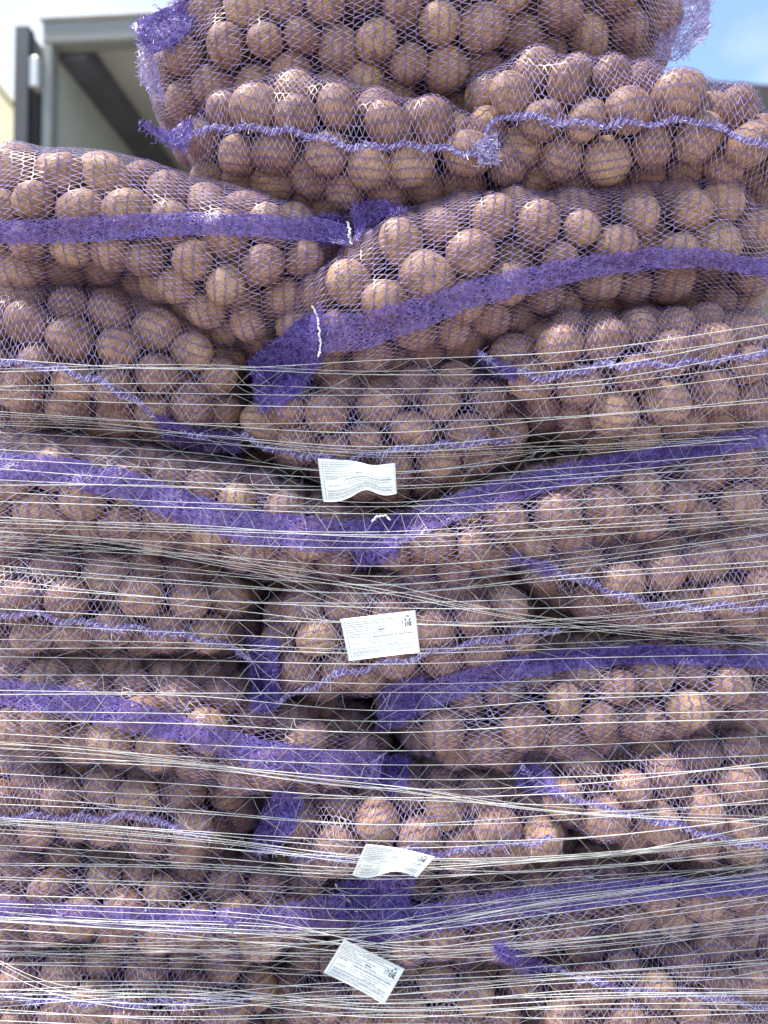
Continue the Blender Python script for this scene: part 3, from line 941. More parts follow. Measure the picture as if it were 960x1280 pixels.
def band(key, name, top, bot, lift=0.004, plane=None, dens=1.0, crumple=0.0, seed=0, mats=None, w=0.0013, fray=0.12, rowgap=0.0042, parent=None, layers=2):
    """densely gathered net: many lines along, close zigzag across, loose ends at the edges"""
    r = np.random.default_rng(seed + 50)
    lenpx = np.linalg.norm(np.diff(np.array(top, float), axis=0), axis=1).sum()
    widpx = max(np.linalg.norm(np.array(top[len(top) // 2]) - np.array(bot[len(bot) // 2])), 8)
    nu, nv = max(10, int(lenpx / 8)), max(5, int(widpx / 6))
    P, N = patch_grid(top, bot, nu, nv, lift, plane, crumple=crumple, seed=seed)
    Lm = np.linalg.norm(np.diff(P[nv // 2], axis=0), axis=1).sum()
    Wm = np.linalg.norm(np.diff(P[:, nu // 2], axis=0), axis=1).sum()
    rb = Ribbons()
    nch = max(3, int(Lm / (0.0125 / dens)))
    nz = max(8, int(Wm / (rowgap * 0.45)))
    for lay in range(layers):
        lo, hi = r.normal(0, 0.035), 1 + r.normal(0, 0.035)
        vb = np.linspace(lo, hi, nz + 1) * (nv - 1)
        prev = None
        ph = r.uniform(0, 1)
        lean = r.normal(0, 0.5 + 6 * crumple * 30)
        for c in range(nch + 1):
            uc = (c + ph * 0.8 - 0.4) / nch * (nu - 1)
            uu = uc + (nu - 1) / nch * (np.where(np.arange(nz + 1) % 2, 0.10, -0.10) + lean * 0.25 * np.linspace(-1, 1, nz + 1) + r.normal(0, 0.07 + crumple * 25, nz + 1))
            edge = 0.06 * np.sin(c * 0.9 + lay * 2.1) + r.normal(0, 0.04 + crumple * 12)
            v = vb + (nv - 1) * (edge + r.normal(0, 0.012 + crumple * 5, nz + 1))
            pt, nn = dsample(P, v, uu), dsample(N, v, uu)
            pt = pt + nn * (lay * 0.0011 + r.uniform(0, 0.0010, nz + 1))[:, None]
            rb.path(pt, nn, w * 1.15 * r.uniform(0.8, 1.2, nz), 0)
            if prev is not None:
                a = np.where((np.arange(nz + 1) % 2)[:, None], prev, pt)
                mid = (a[:-1] + a[1:]) / 2 + nn[:-1] * r.uniform(-0.0005, 0.0012, nz)[:, None] + r.normal(0, 0.0005, (nz, 3))
                wz = w * 0.72 * r.uniform(0.6, 1.35, nz)
                rb.add(a[:-1], mid, nn[:-1], wz, 0); rb.add(mid, a[1:], nn[1:], wz, 0)
            prev = pt
    if crumple:                     # loops and tangles of the bunched net
        nt_ = int(Lm * Wm / (1.0e-5 if crumple > 0.0025 else 3.0e-5))
        uu, vv = r.uniform(-0.3, nu - 0.7, nt_), r.uniform(-0.3, nv - 0.7, nt_)
        a, nn = dsample(P, vv, uu), dsample(N, vv, uu)
        a = a + nn * r.uniform(0, 0.004, nt_)[:, None]
        sz_ = 0.0035 if crumple > 0.0025 else 0.0022
        d1 = r.normal(0, sz_, (nt_, 3)); d2 = d1 + r.normal(0, sz_, (nt_, 3))
        rb.add(a, a + d1, nn, w * 0.7, 0); rb.add(a + d1, a + d2, nn, w * 0.7, 0)
    nz = int(Lm / 0.0021)
    nf = int(nz * fray * 2)
    if nf:
        uu = r.uniform(0, nu - 1, nf); vv = np.where(r.random(nf) < 0.5, 0.0, nv - 1.0)
        a, nn = dsample(P, vv, uu), dsample(N, vv, uu)
        q = a + r.normal(0, 0.004, (nf, 3)) + nn * 0.002
        rb.add(a, q, nn, w * 0.5, 0)
    o = rb.build(name, mats or [M_BAND], parent if parent is not None else SK[key]['obj'])
    o['kind'] = 'stuff'
    return o


def seam(key, pts, width=8, seed=0, lift=0.005):
    """overlocked seam: a scalloped pale cord standing proud of the net"""
    r = np.random.default_rng(seed + 900)
    pts = np.array(pts, float)
    L = np.linalg.norm(np.diff(pts, axis=0), axis=1).sum()
    n = int(L / 6)
    c = resample(pts, n)
    # scallops between potatoes
    c[:, 1] += 3.4 * np.sin(np.arange(n) * 6 / r.uniform(48, 60) * 6.28 + r.uniform(0, 6)) + np.convolve(r.normal(0, 1.8, n + 4), np.ones(5) / 5, 'valid')
    top, bot = c.copy(), c.copy()
    top[:, 1] -= width / 2; bot[:, 1] += width / 2
    P, N = patch_grid(top, bot, n, 3, lift, tight=4)
    rb = Ribbons()
    m = int(L * 0.00112 / 0.0017)
    u = np.linspace(0, n - 1, m)
    th = np.arange(m) * 0.9
    side = np.gradient(P[1], axis=0); 
    for k, (ph, amp) in enumerate(((0.0, 0.95), (2.1, 0.8), (4.2, 0.9))):
        v = 1 + amp * (1.0 + 0.5 * np.sin(th * 0.11 + ph * 2)) * np.cos(th + ph) + r.normal(0, 0.25, m)
        nn = dsample(N, v, u)
        pt = dsample(P, v, u) + nn * (0.0025 * np.sin(th + ph)[:, None] + 0.0008)
        rb.path(pt, nn, 0.0015 * r.uniform(0.8, 1.3, m - 1), 1 if k == 1 else 0)
    for v0 in (0.4, 1.6):
        v = v0 + r.normal(0, 0.1, m)
        rb.path(dsample(P, v, u), dsample(N, v, u), 0.0015, 1)
    nf = m // 2
    uu = r.uniform(0, n - 1, nf); vv = r.uniform(0, 2, nf)
    a, nn = dsample(P, vv, uu), dsample(N, vv, uu)
    rb.add(a, a + r.normal(0, 0.0055, (nf, 3)) + nn * 0.003, nn, 0.0009, 0)
    o = rb.build('seam', [M_SEAM, M_BAND], SK[key]['obj'])
    o['kind'] = 'stuff'


def tie(key, pts, seed=0):
    r = np.random.default_rng(seed)
    c = resample(pts, 26)
    Y = min(y for y in (front(x, y, 1.05) for x, y in c)) - 0.010
    P = np.array([at(x + r.normal(0, 0.8), y + r.normal(0, 0.5), Y + 0.004 * math.sin(i * 0.4)) for i, (x, y) in enumerate(c)])
    VA, FA, o_ = [], [], 0
    for ph in (0, math.pi):
        t = np.arange(len(P)) * 1.1 + ph
        V, F = tube_arrays(P + np.stack([np.cos(t) * 0.0009, np.sin(t) * 0.0009, 0 * t], axis=1), 0.0009, 5)
        VA.append(V); FA.append(F + o_); o_ += len(V)
    mesh_np('tie_string', np.concatenate(VA), np.concatenate(FA), M_TIE, SK[key]['obj'], smooth=True)


BANDS = [
 ('three_truck', [(-20, 278), (60, 274), (130, 270), (200, 267), (270, 266), (340, 270), (400, 272), (434, 282)],
                 [(-20, 304), (60, 303), (130, 301), (200, 296), (270, 292), (340, 298), (400, 302), (432, 306)], 1),
 ('three_shed', [(396, 392), (450, 392), (520, 372), (590, 350), (660, 335), (740, 318), (820, 308), (890, 312), (985, 332)],
                [(404, 440), (460, 436), (530, 408), (600, 381), (670, 364), (740, 346), (820, 334), (890, 334), (985, 352)], 2),
 ('five_truck', [(-20, 564), (70, 570), (150, 584), (220, 612), (300, 634), (380, 646), (470, 652)],
                [(-20, 600), (70, 606), (150, 622), (220, 652), (300, 678), (380, 690), (470, 688)], 3),
 ('five_shed', [(455, 668), (520, 636), (600, 608), (690, 584), (780, 566), (870, 550), (985, 528)],
               [(465, 700), (530, 668), (610, 636), (700, 610), (790, 588), (870, 574), (985, 552)], 4),
 ('seven_truck', [(-20, 848), (70, 856), (150, 872), (230, 896), (310, 920), (390, 936), (480, 942)],
                 [(-20, 884), (70, 892), (150, 912), (230, 930), (310, 958), (390, 976), (470, 984)], 5),
 ('seven_shed', [(480, 876), (550, 846), (630, 824), (710, 810), (800, 806), (890, 812), (985, 816)],
                [(492, 908), (555, 878), (640, 850), (720, 836), (800, 830), (890, 832), (985, 838)], 6),
 ('nine_truck', [(-20, 1124), (100, 1130), (220, 1138), (330, 1134), (430, 1116)],
                [(-20, 1146), (100, 1154), (220, 1166), (330, 1166), (430, 1160)], 7),
 ('nine_shed', [(430, 1148), (520, 1132), (620, 1116), (720, 1104), (820, 1098), (985, 1094)],
               [(440, 1180), (530, 1168), (630, 1150), (720, 1136), (820, 1124), (985, 1116)], 8),
]
for key, a, b, sd_ in BANDS:
    band(key, 'woven_band', a, b, seed=sd_, w=0.00125, lift=0.005, crumple=0.0022, rowgap=0.0048)

SEAMS = [
 ('ear', [(232, 166), (290, 158), (350, 162), (400, 170), (440, 186), (500, 182), (560, 188), (618, 196)]),
 ('two_shed', [(612, 196), (602, 168), (632, 142), (670, 148), (720, 156), (800, 154), (870, 150), (930, 172), (985, 192)]),
 ('four_truck', [(-20, 452), (60, 458), (120, 474), (175, 505), (205, 530), (260, 548)]),
 ('four_mid', [(302, 546), (350, 564), (420, 576), (490, 562), (560, 556), (640, 548)]),
 ('four_shed', [(598, 444), (640, 466), (690, 474), (740, 458), (820, 456), (900, 450), (985, 438)]),
 ('six_truck', [(-20, 768), (50, 768), (110, 782), (190, 788), (260, 798), (312, 822)]),
 ('six_mid', [(330, 888), (380, 862), (440, 836), (510, 824), (580, 806), (660, 790), (700, 786)]),
 ('six_shed', [(642, 694), (690, 712), (730, 728), (800, 752), (880, 760), (985, 756)]),
 ('eight_truck', [(-20, 1022), (60, 1020), (120, 1024), (180, 1018), (215, 1038), (262, 1044)]),
 ('eight_mid', [(322, 1062), (370, 1070), (430, 1074), (480, 1062), (550, 1066), (610, 1058), (690, 1050)]),
 ('eight_shed', [(650, 958), (690, 990), (760, 1010), (830, 1028), (900, 1048), (985, 1064)]),
 ('ten_shed', [(618, 1186), (660, 1202), (720, 1222), (800, 1240), (880, 1244), (985, 1262)]),
 ('ten_truck', [(-20, 1246), (80, 1252), (200, 1256), (320, 1246)]),
]
for k, (key, pts) in enumerate(SEAMS):
    seam(key, pts, seed=k)

# gathered necks, hems and ears
band('three_shed', 'gathered_neck', [(312, 452), (340, 428), (370, 404), (402, 388)], [(326, 512), (350, 508), (376, 490), (402, 446)], seed=21, crumple=0.006, fray=0.5, lift=0.012)
band('three_truck', 'gathered_neck', [(400, 270), (425, 272), (440, 284)], [(400, 302), (425, 306), (440, 306)], seed=22, crumple=0.003, lift=0.009)
band('top', 'folded_hem', [(165, 34), (185, 22), (205, 14), (232, -2), (262, -8)], [(190, 68), (205, 62), (228, 50), (248, 24), (268, 2)], seed=23, crumple=0.003, plane=1.085, fray=0.15, layers=4)
band('top', 'side_gusset', [(172, 60), (180, 58), (192, 64)], [(178, 104), (188, 114), (206, 128)], seed=24, crumple=0.003, plane=1.10, rowgap=.008, dens=.7, layers=1, mats=[M_ZIG])
band('top', 'loose_net_corner', [(822, -12), (850, -12), (886, -14)], [(818, 72), (842, 80), (884, 46)], seed=25, crumple=0.006, plane=1.13, rowgap=.0085, dens=.42, w=0.0011, mats=[M_ZIG])
band('ear', 'pointed_ear', [(175, 153), (196, 158), (218, 168), (236, 166)], [(177, 156), (196, 170), (214, 184), (232, 190)], seed=26, crumple=0.003, plane=1.06, rowgap=.003)
band('ear', 'pointed_ear', [(212, 170), (224, 158), (238, 148)], [(222, 186), (232, 180), (244, 168)], seed=27, crumple=0.003, plane=1.06, rowgap=.003)
band('ear', 'loose_net_corner', [(440, 262), (456, 250), (478, 250), (496, 262)], [(446, 302), (460, 282), (482, 272), (510, 266)], seed=28, crumple=0.005, lift=0.014, fray=0.5)
band('ear', 'seam_end', [(596, 178), (610, 170), (620, 172)], [(598, 202), (608, 206), (622, 204)], seed=281, crumple=0.003, lift=0.010, mats=[M_SEAM])
band('five_shed', 'gathered_neck', [(446, 656), (470, 648), (500, 640)], [(446, 708), (466, 706), (496, 694)], seed=29, crumple=0.004, fray=0.4, lift=0.008)
band('six_mid', 'gathered_neck', [(312, 796), (330, 800), (346, 800)], [(316, 886), (334, 890), (352, 878)], seed=30, crumple=0.005, fray=0.4, lift=0.012)
band('seven_shed', 'gathered_neck', [(474, 866), (500, 850), (530, 846)], [(474, 912), (492, 908), (520, 892)], seed=31, crumple=0.004, fray=0.4, lift=0.010)
band('eight_mid', 'gathered_neck', [(342, 990), (358, 986), (378, 1000)], [(314, 1064), (335, 1066), (356, 1052)], seed=32, crumple=0.004, fray=0.4, lift=0.010)
band('seven_truck', 'gathered_neck', [(466, 944), (490, 946), (512, 950)], [(466, 984), (490, 990), (506, 986)], seed=33, crumple=0.004, fray=0.4, lift=0.010)
band('nine_truck', 'gathered_neck', [(420, 1104), (460, 1098), (520, 1092)], [(424, 1150), (460, 1142), (510, 1122)], seed=34, crumple=0.005, fray=0.4, lift=0.010)
band('nine_shed', 'gathered_neck', [(458, 1134), (480, 1128), (510, 1126)], [(456, 1176), (480, 1176), (510, 1168)], seed=35, crumple=0.004, fray=0.4, lift=0.012)
band('four_shed', 'pointed_ear', [(594, 440), (620, 448), (645, 462)], [(600, 452), (622, 466), (645, 478)], seed=36, crumple=0.003, lift=0.010)
band('six_shed', 'pointed_ear', [(640, 690), (665, 698), (690, 708)], [(642, 700), (668, 712), (690, 722)], seed=37, crumple=0.003, lift=0.010)
band('eight_shed', 'pointed_ear', [(644, 962), (668, 954), (690, 972)], [(650, 984), (676, 988), (700, 996)], seed=38, crumple=0.003, lift=0.010)
band('ten_shed', 'pointed_ear', [(618, 1178), (645, 1188), (670, 1200)], [(622, 1194), (648, 1208), (670, 1218)], seed=39, crumple=0.003, lift=0.010)
band('four_truck', 'gathered_neck', [(200, 522), (240, 536), (300, 540)], [(204, 546), (240, 560), (300, 562)], seed=40, crumple=0.004, lift=0.010, fray=0.4)

for k, (key, pts) in enumerate([
    ('three_truck', [(434, 278), (437, 288), (436, 294), (440, 306)]),
    ('three_shed', [(390, 382), (397, 396), (399, 412), (401, 432), (398, 446)]),
    ('five_shed', [(466, 652), (470, 646), (482, 644), (488, 650)]),
    ('seven_truck', [(476, 944), (468, 956), (464, 970), (461, 980)]),
    ('nine_truck', [(419, 1105), (426, 1116), (436, 1127), (447, 1140)])]):
    tie(key, pts, 70 + k)
print('bands', round(time.time() - T0, 1))


# ------------------------------------------------------------------ printed paper labels sewn to the sacks
def paper_label(key, corners, curl, edge_drop, seed, marks=True):
    """corners in pixels: top left, top right, bottom right, bottom left"""
    r = np.random.default_rng(seed)
    TL, TR, BR, BL = [np.array(c, float) for c in corners]
    ys = [front(*(TL * (1 - u) * (1 - v) + TR * u * (1 - v) + BR * u * v + BL * (1 - u) * v), 1.08) for u in (0, .25, .5, .75, 1) for v in (0, .33, .66, 1)]
    Y0 = min(ys) - 0.017
    def pos(u, v, lift=0.0):
        q = TL * (1 - u) * (1 - v) + TR * u * (1 - v) + BR * u * v + BL * (1 - u) * v
        q = q + np.array([0, edge_drop(u, v)])
        return at(q[0], q[1], Y0 + curl(u, v) - lift)
    nu, nv = 24, 14
    V = []
    for side in (0.0003, -0.0003):
        for j in range(nv + 1):
            for i in range(nu + 1):
                V.append(pos(i / nu, j / nv, side))
    F = []
    K = (nu + 1) * (nv + 1)
    for j in range(nv):
        for i in range(nu):
            a = j * (nu + 1) + i
            F.append((a, a + nu + 1, a + nu + 2, a + 1)); F.append((K + a, K + a + 1, K + a + nu + 2, K + a + nu + 1))
    for i in range(nu):
        for j0 in (0, nv):
            a = j0 * (nu + 1) + i
            F.append((a, a + 1, K + a + 1, K + a))
    for j in range(nv):
        for i0 in (0, nu):
            a = j * (nu + 1) + i0
            F.append((a, a + nu + 1, K + a + nu + 1, K + a))
    lab = mesh_np('paper_label', V, F, M_PAPER, SK[key]['obj'], smooth=True)
    Vi, Fi, Mi = [], [], []

    def quad(u0, u1, v0, v1, m=0, shear=0.0):
        n = max(1, int((u1 - u0) * nu))
        for k in range(n):
            a, b = u0 + (u1 - u0) * k / n, u0 + (u1 - u0) * (k + 1) / n
            base = len(Vi)
            Vi.extend([pos(a, v0, 0.0007), pos(b, v0, 0.0007), pos(b + shear, v1, 0.0007), pos(a + shear, v1, 0.0007)])
            Fi.append((base, base + 3, base + 2, base + 1)); Mi.append(m)

    def stroke(p, q, w, m=1):
        """line between two points in label units (u is 1.7 times longer than v)"""
        p, q = np.array(p, float), np.array(q, float)
        d = (q - p) * np.array([1.7, 1.0]); L = np.linalg.norm(d)
        nrm_ = np.array([-d[1], d[0]]) / L * w / 2 / np.array([1.7, 1.0])
        base = len(Vi)
        Vi.extend([pos(*(p - nrm_), 0.0008), pos(*(q - nrm_), 0.0008), pos(*(q + nrm_), 0.0008), pos(*(p + nrm_), 0.0008)])
        Fi.append((base, base + 3, base + 2, base + 1)); Mi.append(m)

    def words(v, u0, u1, h, m=0, sp=0.012):
        u = u0
        while u < u1 - 0.01:
            w = min(r.uniform(0.02, 0.09), u1 - u)
            # a word too small to read: uneven letter ticks
            x = u
            while x < u + w:
                lw = r.uniform(0.006, 0.011)
                quad(x, x + lw, v + h * r.uniform(0, 0.25), v + h, m)
                x += lw + 0.003
            u += w + sp
    # frame rules
    quad(0.045, 0.052, 0.07, 0.93); 
    for v in (0.07, 0.93):
        quad(0.045, 0.955, v, v + 0.010)
    for v, a, b, h, m in ((0.11, .07, .72, .022, 0), (0.165, .07, .80, .022, 0), (0.22, .07, .30, .022, 0), (0.275, .07, .62, .022, 0), (0.33, .07, .44, .022, 0),
                          (0.33, .47, .56, .034, 1), (0.39, .07, .66, .022, 0), (0.455, .07, .22, .022, 0), (0.48, .34, .93, .042, 0), (0.57, .36, .90, .022, 0), (0.62, .10, .24, .022, 0),
                          (0.63, .34, .78, .022, 0), (0.69, .56, .74, .030, 0), (0.75, .08, .94, .020, 0), (0.80, .08, .92, .020, 0), (0.85, .08, .94, .020, 0), (0.895, .08, .55, .018, 0)):
        words(v, a, b, h, m)
    for v in (0.435, 0.735, 0.835):
        quad(0.07, 0.94, v, v + 0.007)
    quad(0.315, 0.320, 0.46, 0.72)
    if marks:
        # glass-and-fork mark (outline) beside the recycling arrows
        for a_, b_ in (((.755, .21), (.765, .27)), ((.765, .27), (.785, .27)), ((.785, .27), (.795, .21)), ((.775, .27), (.775, .33)), ((.76, .335), (.79, .335)),
                       ((.812, .20), (.812, .335)), ((.802, .20), (.802, .25)), ((.822, .20), (.822, .25)), ((.802, .25), (.822, .25))):
            stroke(a_, b_, 0.010, 0)
        # recycling triangle: three bent arrows
        cu, cv, R_ = 0.885, 0.165, 0.058
        for k in range(3):
            a0 = -math.pi / 2 + k * 2 * math.pi / 3
            pts = [(cu + R_ / 1.7 * 1.05 * math.cos(a0 + t), cv + R_ * math.sin(a0 + t)) for t in (-0.62, -0.2, 0.2, 0.55)]
            for p_, q_ in zip(pts[:-1], pts[1:]):
                stroke(p_, q_, 0.026, 1)
            tip = (cu + R_ / 1.7 * math.cos(a0 + 0.85), cv + R_ * math.sin(a0 + 0.85))
            e_ = [(cu + R_ * f / 1.7 * math.cos(a0 + 0.5), cv + R_ * f * math.sin(a0 + 0.5)) for f in (0.62, 1.4)]
            base = len(Vi)
            Vi.extend([pos(*e_[0], .0008), pos(*e_[1], .0008), pos(*tip, .0008), pos(*tip, .0008)])
            Fi.append((base, base + 1, base + 2, base + 3)); Mi.append(1)
        # EAC conformity mark
        x, v0, v1, lw = 0.845, 0.245, 0.345, 0.016
        for a_, b_ in (((x, v0), (x, v1)), ((x, v0 + .008), (x + .022, v0 + .008)), ((x, (v0 + v1) / 2), (x + .018, (v0 + v1) / 2)), ((x, v1 - .008), (x + .022, v1 - .008)),
                       ((x + .034, v1), (x + .034, v0)), ((x + .034, v0 + .008), (x + .058, v0 + .008)), ((x + .058, v0), (x + .058, v1)), ((x + .034, .30), (x + .058, .30)),
                       ((x + .072, v0), (x + .072, v1)), ((x + .072, v0 + .008), (x + .094, v0 + .008)), ((x + .072, v1 - .008), (x + .094, v1 - .008))):
            stroke(a_, b_, lw, 1)
    pr = mesh_np('print', Vi, Fi, [M_INK, M_INKD], lab, midx=Mi)
    pr['kind'] = 'stuff'


paper_label('four_mid', [(397, 573), (494, 576), (496, 616), (404, 627)],
            lambda u, v: 0.006 * math.sin(u * 7) + 0.010 * (1 - abs(2 * u - 1)) * abs(v - 0.4),
            lambda u, v: (3.5 * math.exp(-((u - .72) / .18)**2) + 2.0 * u) * (1 - v) * 1.3 - 6.5 * math.exp(-((u - 0.58) / 0.16)**2) * v + 2 * math.sin(u * 9) * v, 1, marks=False)
paper_label('six_mid', [(425, 774), (519, 763), (525, 815), (436, 826)],
            lambda u, v: 0.003 * math.sin(u * 3.2 + v), lambda u, v: 0.0, 2)
paper_label('eight_mid', [(457, 1055), (544, 1071), (521, 1095), (440, 1092)],
            lambda u, v: 0.010 * math.sin(u * 5 + 1) * v + 0.006 * v, lambda u, v: 5 * math.sin(u * 6.3 + 0.4) * v - 2.5 * math.sin(u * 3.14) * (1 - v), 3)
paper_label('ten_mid', [(430, 1174), (506, 1211), (480, 1256), (404, 1216)],
            lambda u, v: 0.004 * math.sin(u * 3 + v * 2), lambda u, v: -2.0 * math.sin(u * 3.14) * v, 4)


# ------------------------------------------------------------------ potatoes
# a handful of size classes so that potatoes can share mesh data without scaled texture space
CLASS = {}
def potato_mesh(i, ax):
    key = (i, tuple(np.round(ax / 0.0015).astype(int)))
    if key not in CLASS:
        V, F = SHAPES[i]
        me = bpy.data.meshes.new('potato')
        me.from_pydata((V * (np.array(key[1]) * 0.0015)).tolist(), [], F.tolist())
        me.polygons.foreach_set('use_smooth', np.ones(len(F), dtype=bool))
        me.materials.append(M_POT)
        CLASS[key] = me
    return CLASS[key]


LINE = {k: ('seam', p) for k, p in SEAMS}
LINE.update({k: ('band', a) for k, a, b, _ in BANDS})
LINE['two_shed'] = ('seam', SEAMS[1][1][1:])
rest_V, rest_F, rest_T, o_ = [], [], [], 0
pr_ = np.random.default_rng(5)
for k, (si, p, ax, R, rad) in enumerate(POT):
    i = int(pr_.integers(NSH)); tv = pr_.random()
    if k in CHOSEN:
        o = bpy.data.objects.new('potato', potato_mesh(i, ax))
        COL.objects.link(o)
        M_ = np.eye(4); M_[:3, :3] = R; M_[:3, 3] = p
        o.matrix_world = Matrix(M_.tolist())
        s = SACKS[si]
        o.color = (tv, 0, 0, 1)
        size = 'large' if rad > s['r'] * 1.04 else 'small' if rad < s['r'] * 0.92 else 'mid-sized'
        tone = 'dark' if tv < 0.33 else 'pale' if tv > 0.67 else 'brown'
        form = 'oblong' if ax[0] / ax[2] > 1.28 else 'rounded'
        d = p - CAM
        u_, v_ = 480 + FPX * d[0] / (d @ FWD), 640 - FPX * (d @ UP) / (d @ FWD)
        ln = LINE.get(s['key'])
        side = '' if ln is None else ('above' if v_ < np.interp(u_, *np.array(ln[1], float).T) else 'below') + ' the ' + ln[0] + ' of'
        o['label'] = f"{size} {tone} {form} potato {side or 'inside'} {s['where']}"
        o['category'] = 'potato'
        o['group'] = 'potatoes in ' + s['where']
    else:
        V, F = (SHAPES if cnt[k] > 12 else SHAPES_LO if cnt[k] > 0 else SHAPES_XL)[i]
        rest_V.append((V * ax) @ R.T + p); rest_F.append(F + o_); o_ += len(V)
        rest_T.append(np.full(len(V), tv))
ob = mesh_np('potatoes', np.concatenate(rest_V), np.concatenate(rest_F), M_POT, smooth=True)
ob['kind'] = 'stuff'
ob.color = (0, 0, 0, 1)
ob['label'] = 'smaller and half hidden brown potatoes deeper inside the net sacks'
ob['category'] = 'potatoes'
att = ob.data.attributes.new('tint', 'FLOAT', 'POINT')
att.data.foreach_set('value', np.concatenate(rest_T).astype(np.float32))
print('potatoes', round(time.time() - T0, 1))

# ------------------------------------------------------------------ white stretch net wound round the pallet
wrap = empty('pallet_wrap_net', (0.02, 1.4, 0.15), 'white knitted stretch net wound around the lower tiers of sacks', 'wrap net')
XL, XR, YB = at(-34, 640, 1.12)[0], at(985, 640, 1.12)[0], 1.70
wr = np.random.default_rng(77)


def taut(pxpath, slack=0.0):
    """strand through pixels, pulled tight over the stack's front; returns front points (n,3)"""
    n = len(pxpath)
    Y = np.array([front(x, y, 1.25) for x, y in pxpath])
    X = np.array([at(x, y, yy)[0] for (x, y), yy in zip(pxpath, Y)])
    # hull towards the camera: lowest y envelope over a sliding reach
    idx = [0]
    for i in range(1, n):
        while len(idx) >= 2:
            a, b = idx[-2], idx[-1]
            if (Y[b] - Y[a]) * (X[i] - X[a]) >= (Y[i] - Y[a]) * (X[b] - X[a]):
                idx.pop()
            else:
                break
        idx.append(i)
    Yh = np.interp(X, X[idx], Y[idx])
    Yl = np.array([Y[max(0, i - 5):i + 6].min() for i in range(n)])
    Yl = np.convolve(np.pad(Yl, 4, mode='edge'), np.ones(9) / 9, 'valid')
    Yf = np.minimum(Yh * (1 - slack) + Yl * slack, Y) - 0.0085
    return np.array([at(x, y, yy) for (x, y), yy in zip(pxpath, Yf)])


GUIDES = [(442, 445, 447, 425, 395, 3), (470, 474, 482, 470, 425, 2), (497, 506, 502, 490, 460, 3), (526, 540, 556, 535, 522, 4), (562, 575, 590, 570, 545, 3), (600, 612, 620, 606, 588, 4),
          (648, 655, 665, 655, 640, 3), (676, 695, 715, 690, 652, 4), (705, 730, 745, 722, 700, 4), (752, 764, 778, 780, 768, 3), (800, 806, 812, 806, 795, 3), (848, 852, 858, 855, 850, 3),
          (898, 903, 912, 905, 896, 3), (936, 948, 966, 962, 945, 4), (986, 1000, 1016, 1010, 992, 4), (1036, 1054, 1074, 1060, 1024, 5), (1090, 1096, 1104, 1096, 1075, 5), (1146, 1156, 1160, 1130, 1092, 5),
          (1190, 1192, 1196, 1170, 1140, 5), (1236, 1240, 1244, 1236, 1228, 6), (1292, 1294, 1294, 1292, 1288, 3), (1370, 1370, 1370, 1370, 1370, 0)]
GX = np.array([-30, 225, 480, 725, 982], float)
xs = np.linspace(-30, 982, 118)
family = []
for g0, g1 in zip(GUIDES[:-1], GUIDES[1:]):
    n = g0[5]
    for k in range(n):
        f = (k + wr.uniform(0.1, 0.9)) / n
        y = np.array(g0[:5]) * (1 - f) + np.array(g1[:5]) * f + wr.normal(0, 3.5, 5)
        family.append((xs, smooth_poly(np.stack([GX, y], axis=1), xs)))
family.sort(key=lambda a: a[1].mean())
FRONTS = []
VA, FA, o_ = [], [], 0


def add_strand(P, rad):
    global o_
    z0, z1 = P[0, 2], P[-1, 2]
    back = np.array([[XR + 0.012, P[-1, 1] + 0.06, z1], [XR + 0.012, YB, z1], [XR - 0.05, YB + 0.02, z1], [XL + 0.05, YB + 0.02, z0], [XL - 0.012, YB, z0], [XL - 0.012, P[0, 1] + 0.06, z0]])
    Q = np.vstack([P, back, P[:1]])
    V, F = tube_arrays(Q, np.concatenate([rad, np.full(len(back) + 1, rad.mean())]), 4)
    VA.append(V); FA.append(F + o_); o_ += len(V)


for x, y in family:
    P = taut(np.stack([x, y], axis=1), slack=0.75)
    FRONTS.append((P, y))
    rad = 0.00044 * wr.uniform(0.75, 1.25) * (1 + 0.12 * np.sin(np.arange(len(P)) * wr.uniform(0.5, 1.5)))
    add_strand(P, rad)
BUNDLES = [([(-30, 664), (120, 676), (300, 706), (480, 738), (620, 764), (800, 790), (982, 806)], 7, 9), ([(-30, 655), (200, 664), (480, 672), (760, 662), (982, 650)], 4, 6),
           ([(-30, 930), (90, 938), (230, 952), (360, 970), (520, 990), (640, 1006), (982, 1030)], 7, 7), ([(-30, 1030), (100, 1038), (300, 1058), (450, 1076), (620, 1078), (982, 1050)], 9, 10),
           ([(-30, 1140), (150, 1152), (330, 1162), (500, 1188), (700, 1180), (982, 1150)], 9, 16), ([(-30, 1190), (200, 1185), (430, 1172), (640, 1130), (820, 1104), (982, 1076)], 8, 16),
           ([(-30, 524), (120, 530), (300, 552), (450, 568), (700, 560), (982, 548)], 5, 8), ([(-30, 1250), (200, 1242), (480, 1262), (760, 1250), (982, 1246)], 8, 18),
           ([(-30, 1190), (60, 1236), (130, 1250), (420, 1238), (760, 1220), (900, 1212), (982, 1200)], 5, 14), ([(-30, 690), (250, 690), (480, 770), (720, 774), (982, 740)], 3, 8)]
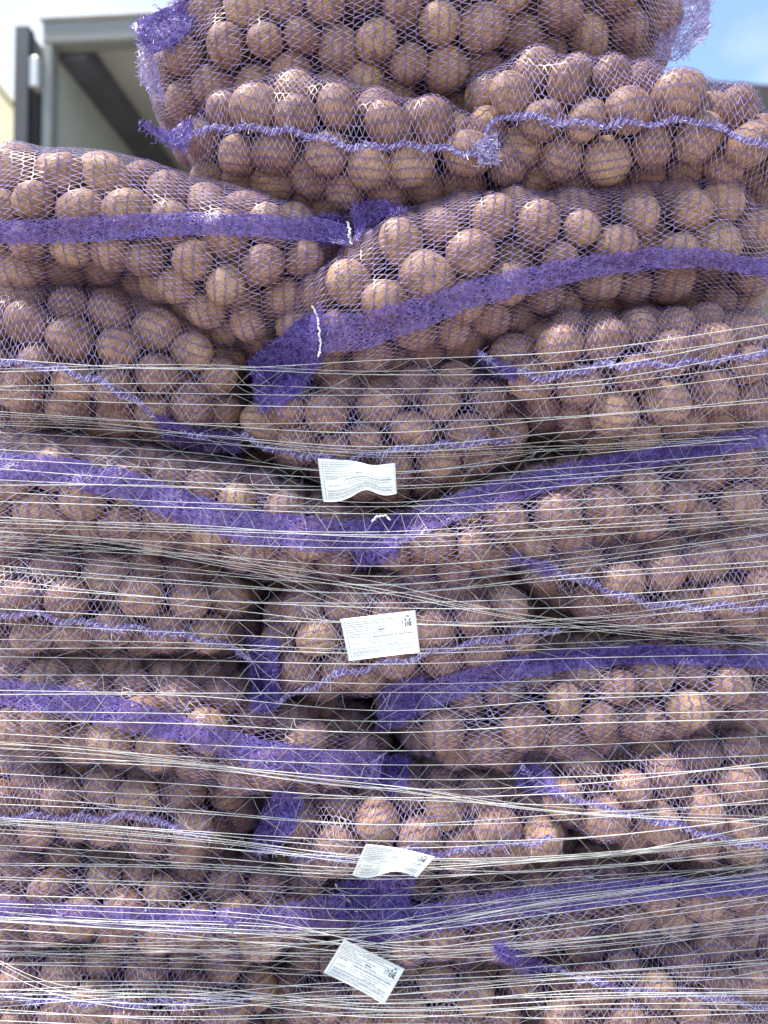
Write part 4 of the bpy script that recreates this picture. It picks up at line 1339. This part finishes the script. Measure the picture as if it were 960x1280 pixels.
for pts, n, spread in BUNDLES:
    n = max(2, int(n * 0.65))
    for k in range(n):
        p = np.array(pts, float)
        p[:, 1] += (k / max(1, n - 1) - 0.5) * spread + wr.normal(0, spread * 0.22, len(p))
        P = taut(np.stack([xs, smooth_poly(p, xs)], axis=1), slack=0.35)
        add_strand(P, np.full(len(P), 0.00030 * wr.uniform(0.6, 1.5)))
o = mesh_np('warp_strands', np.concatenate(VA), np.concatenate(FA), M_WRAP, wrap, smooth=True)
o['kind'] = 'stuff'
rb = Ribbons()
nrm_ = np.array([0, -1.0, 0.12])
for (P, y0), (Q, y1) in zip(FRONTS[:-1], FRONTS[1:]):
    if y0.mean() < 425:
        continue
    step = wr.uniform(1.3, 3.2)
    nn = int(len(P) / step)
    t = np.sort(np.linspace(0, len(P) - 1.001, nn) + wr.normal(0, 0.6, nn)).clip(0, len(P) - 1.001)
    i = t.astype(int); f = (t - i)[:, None]
    A = P[i] * (1 - f) + P[i + 1] * f; B = Q[i] * (1 - f) + Q[i + 1] * f
    Z = np.where((np.arange(nn) % 2)[:, None], A, B)
    keep = wr.random(nn - 1) < 0.72
    mid = (Z[:-1] + Z[1:]) / 2 + wr.normal(0, 0.0012, (nn - 1, 3))
    rb.add(Z[:-1][keep], mid[keep], np.broadcast_to(nrm_, (keep.sum(), 3)), 0.0004, 0)
    rb.add(mid[keep], Z[1:][keep], np.broadcast_to(nrm_, (keep.sum(), 3)), 0.0004, 0)
for k in range(300):                    # slipped cross threads running over several strands
    i0 = wr.integers(0, len(FRONTS) - 4); i1 = i0 + wr.integers(2, 5)
    a_ = wr.integers(0, len(xs) - 8); b_ = int(np.clip(a_ + wr.integers(-7, 8), 0, len(xs) - 1))
    if abs(b_ - a_) < 3:
        continue
    pts_ = np.array([FRONTS[i][0][int(a_ + (b_ - a_) * (i - i0) / (i1 - i0))] for i in range(i0, i1 + 1)])
    pts_[:, 1] -= 0.0006
    if np.abs(np.diff(pts_[:, 2])).max() < 0.045:
        rb.path(pts_, np.broadcast_to(nrm_, pts_.shape), 0.0005, 0)
o = rb.build('cross_threads', [M_WRAPZ], wrap)
o['kind'] = 'stuff'
print('done', round(time.time() - T0, 1), 'tris', sum(sum(len(p.vertices) - 2 for p in m.polygons) if len(m.polygons) < 3000 else len(m.polygons) * (len(m.polygons[0].vertices) - 2) for m in bpy.data.meshes))
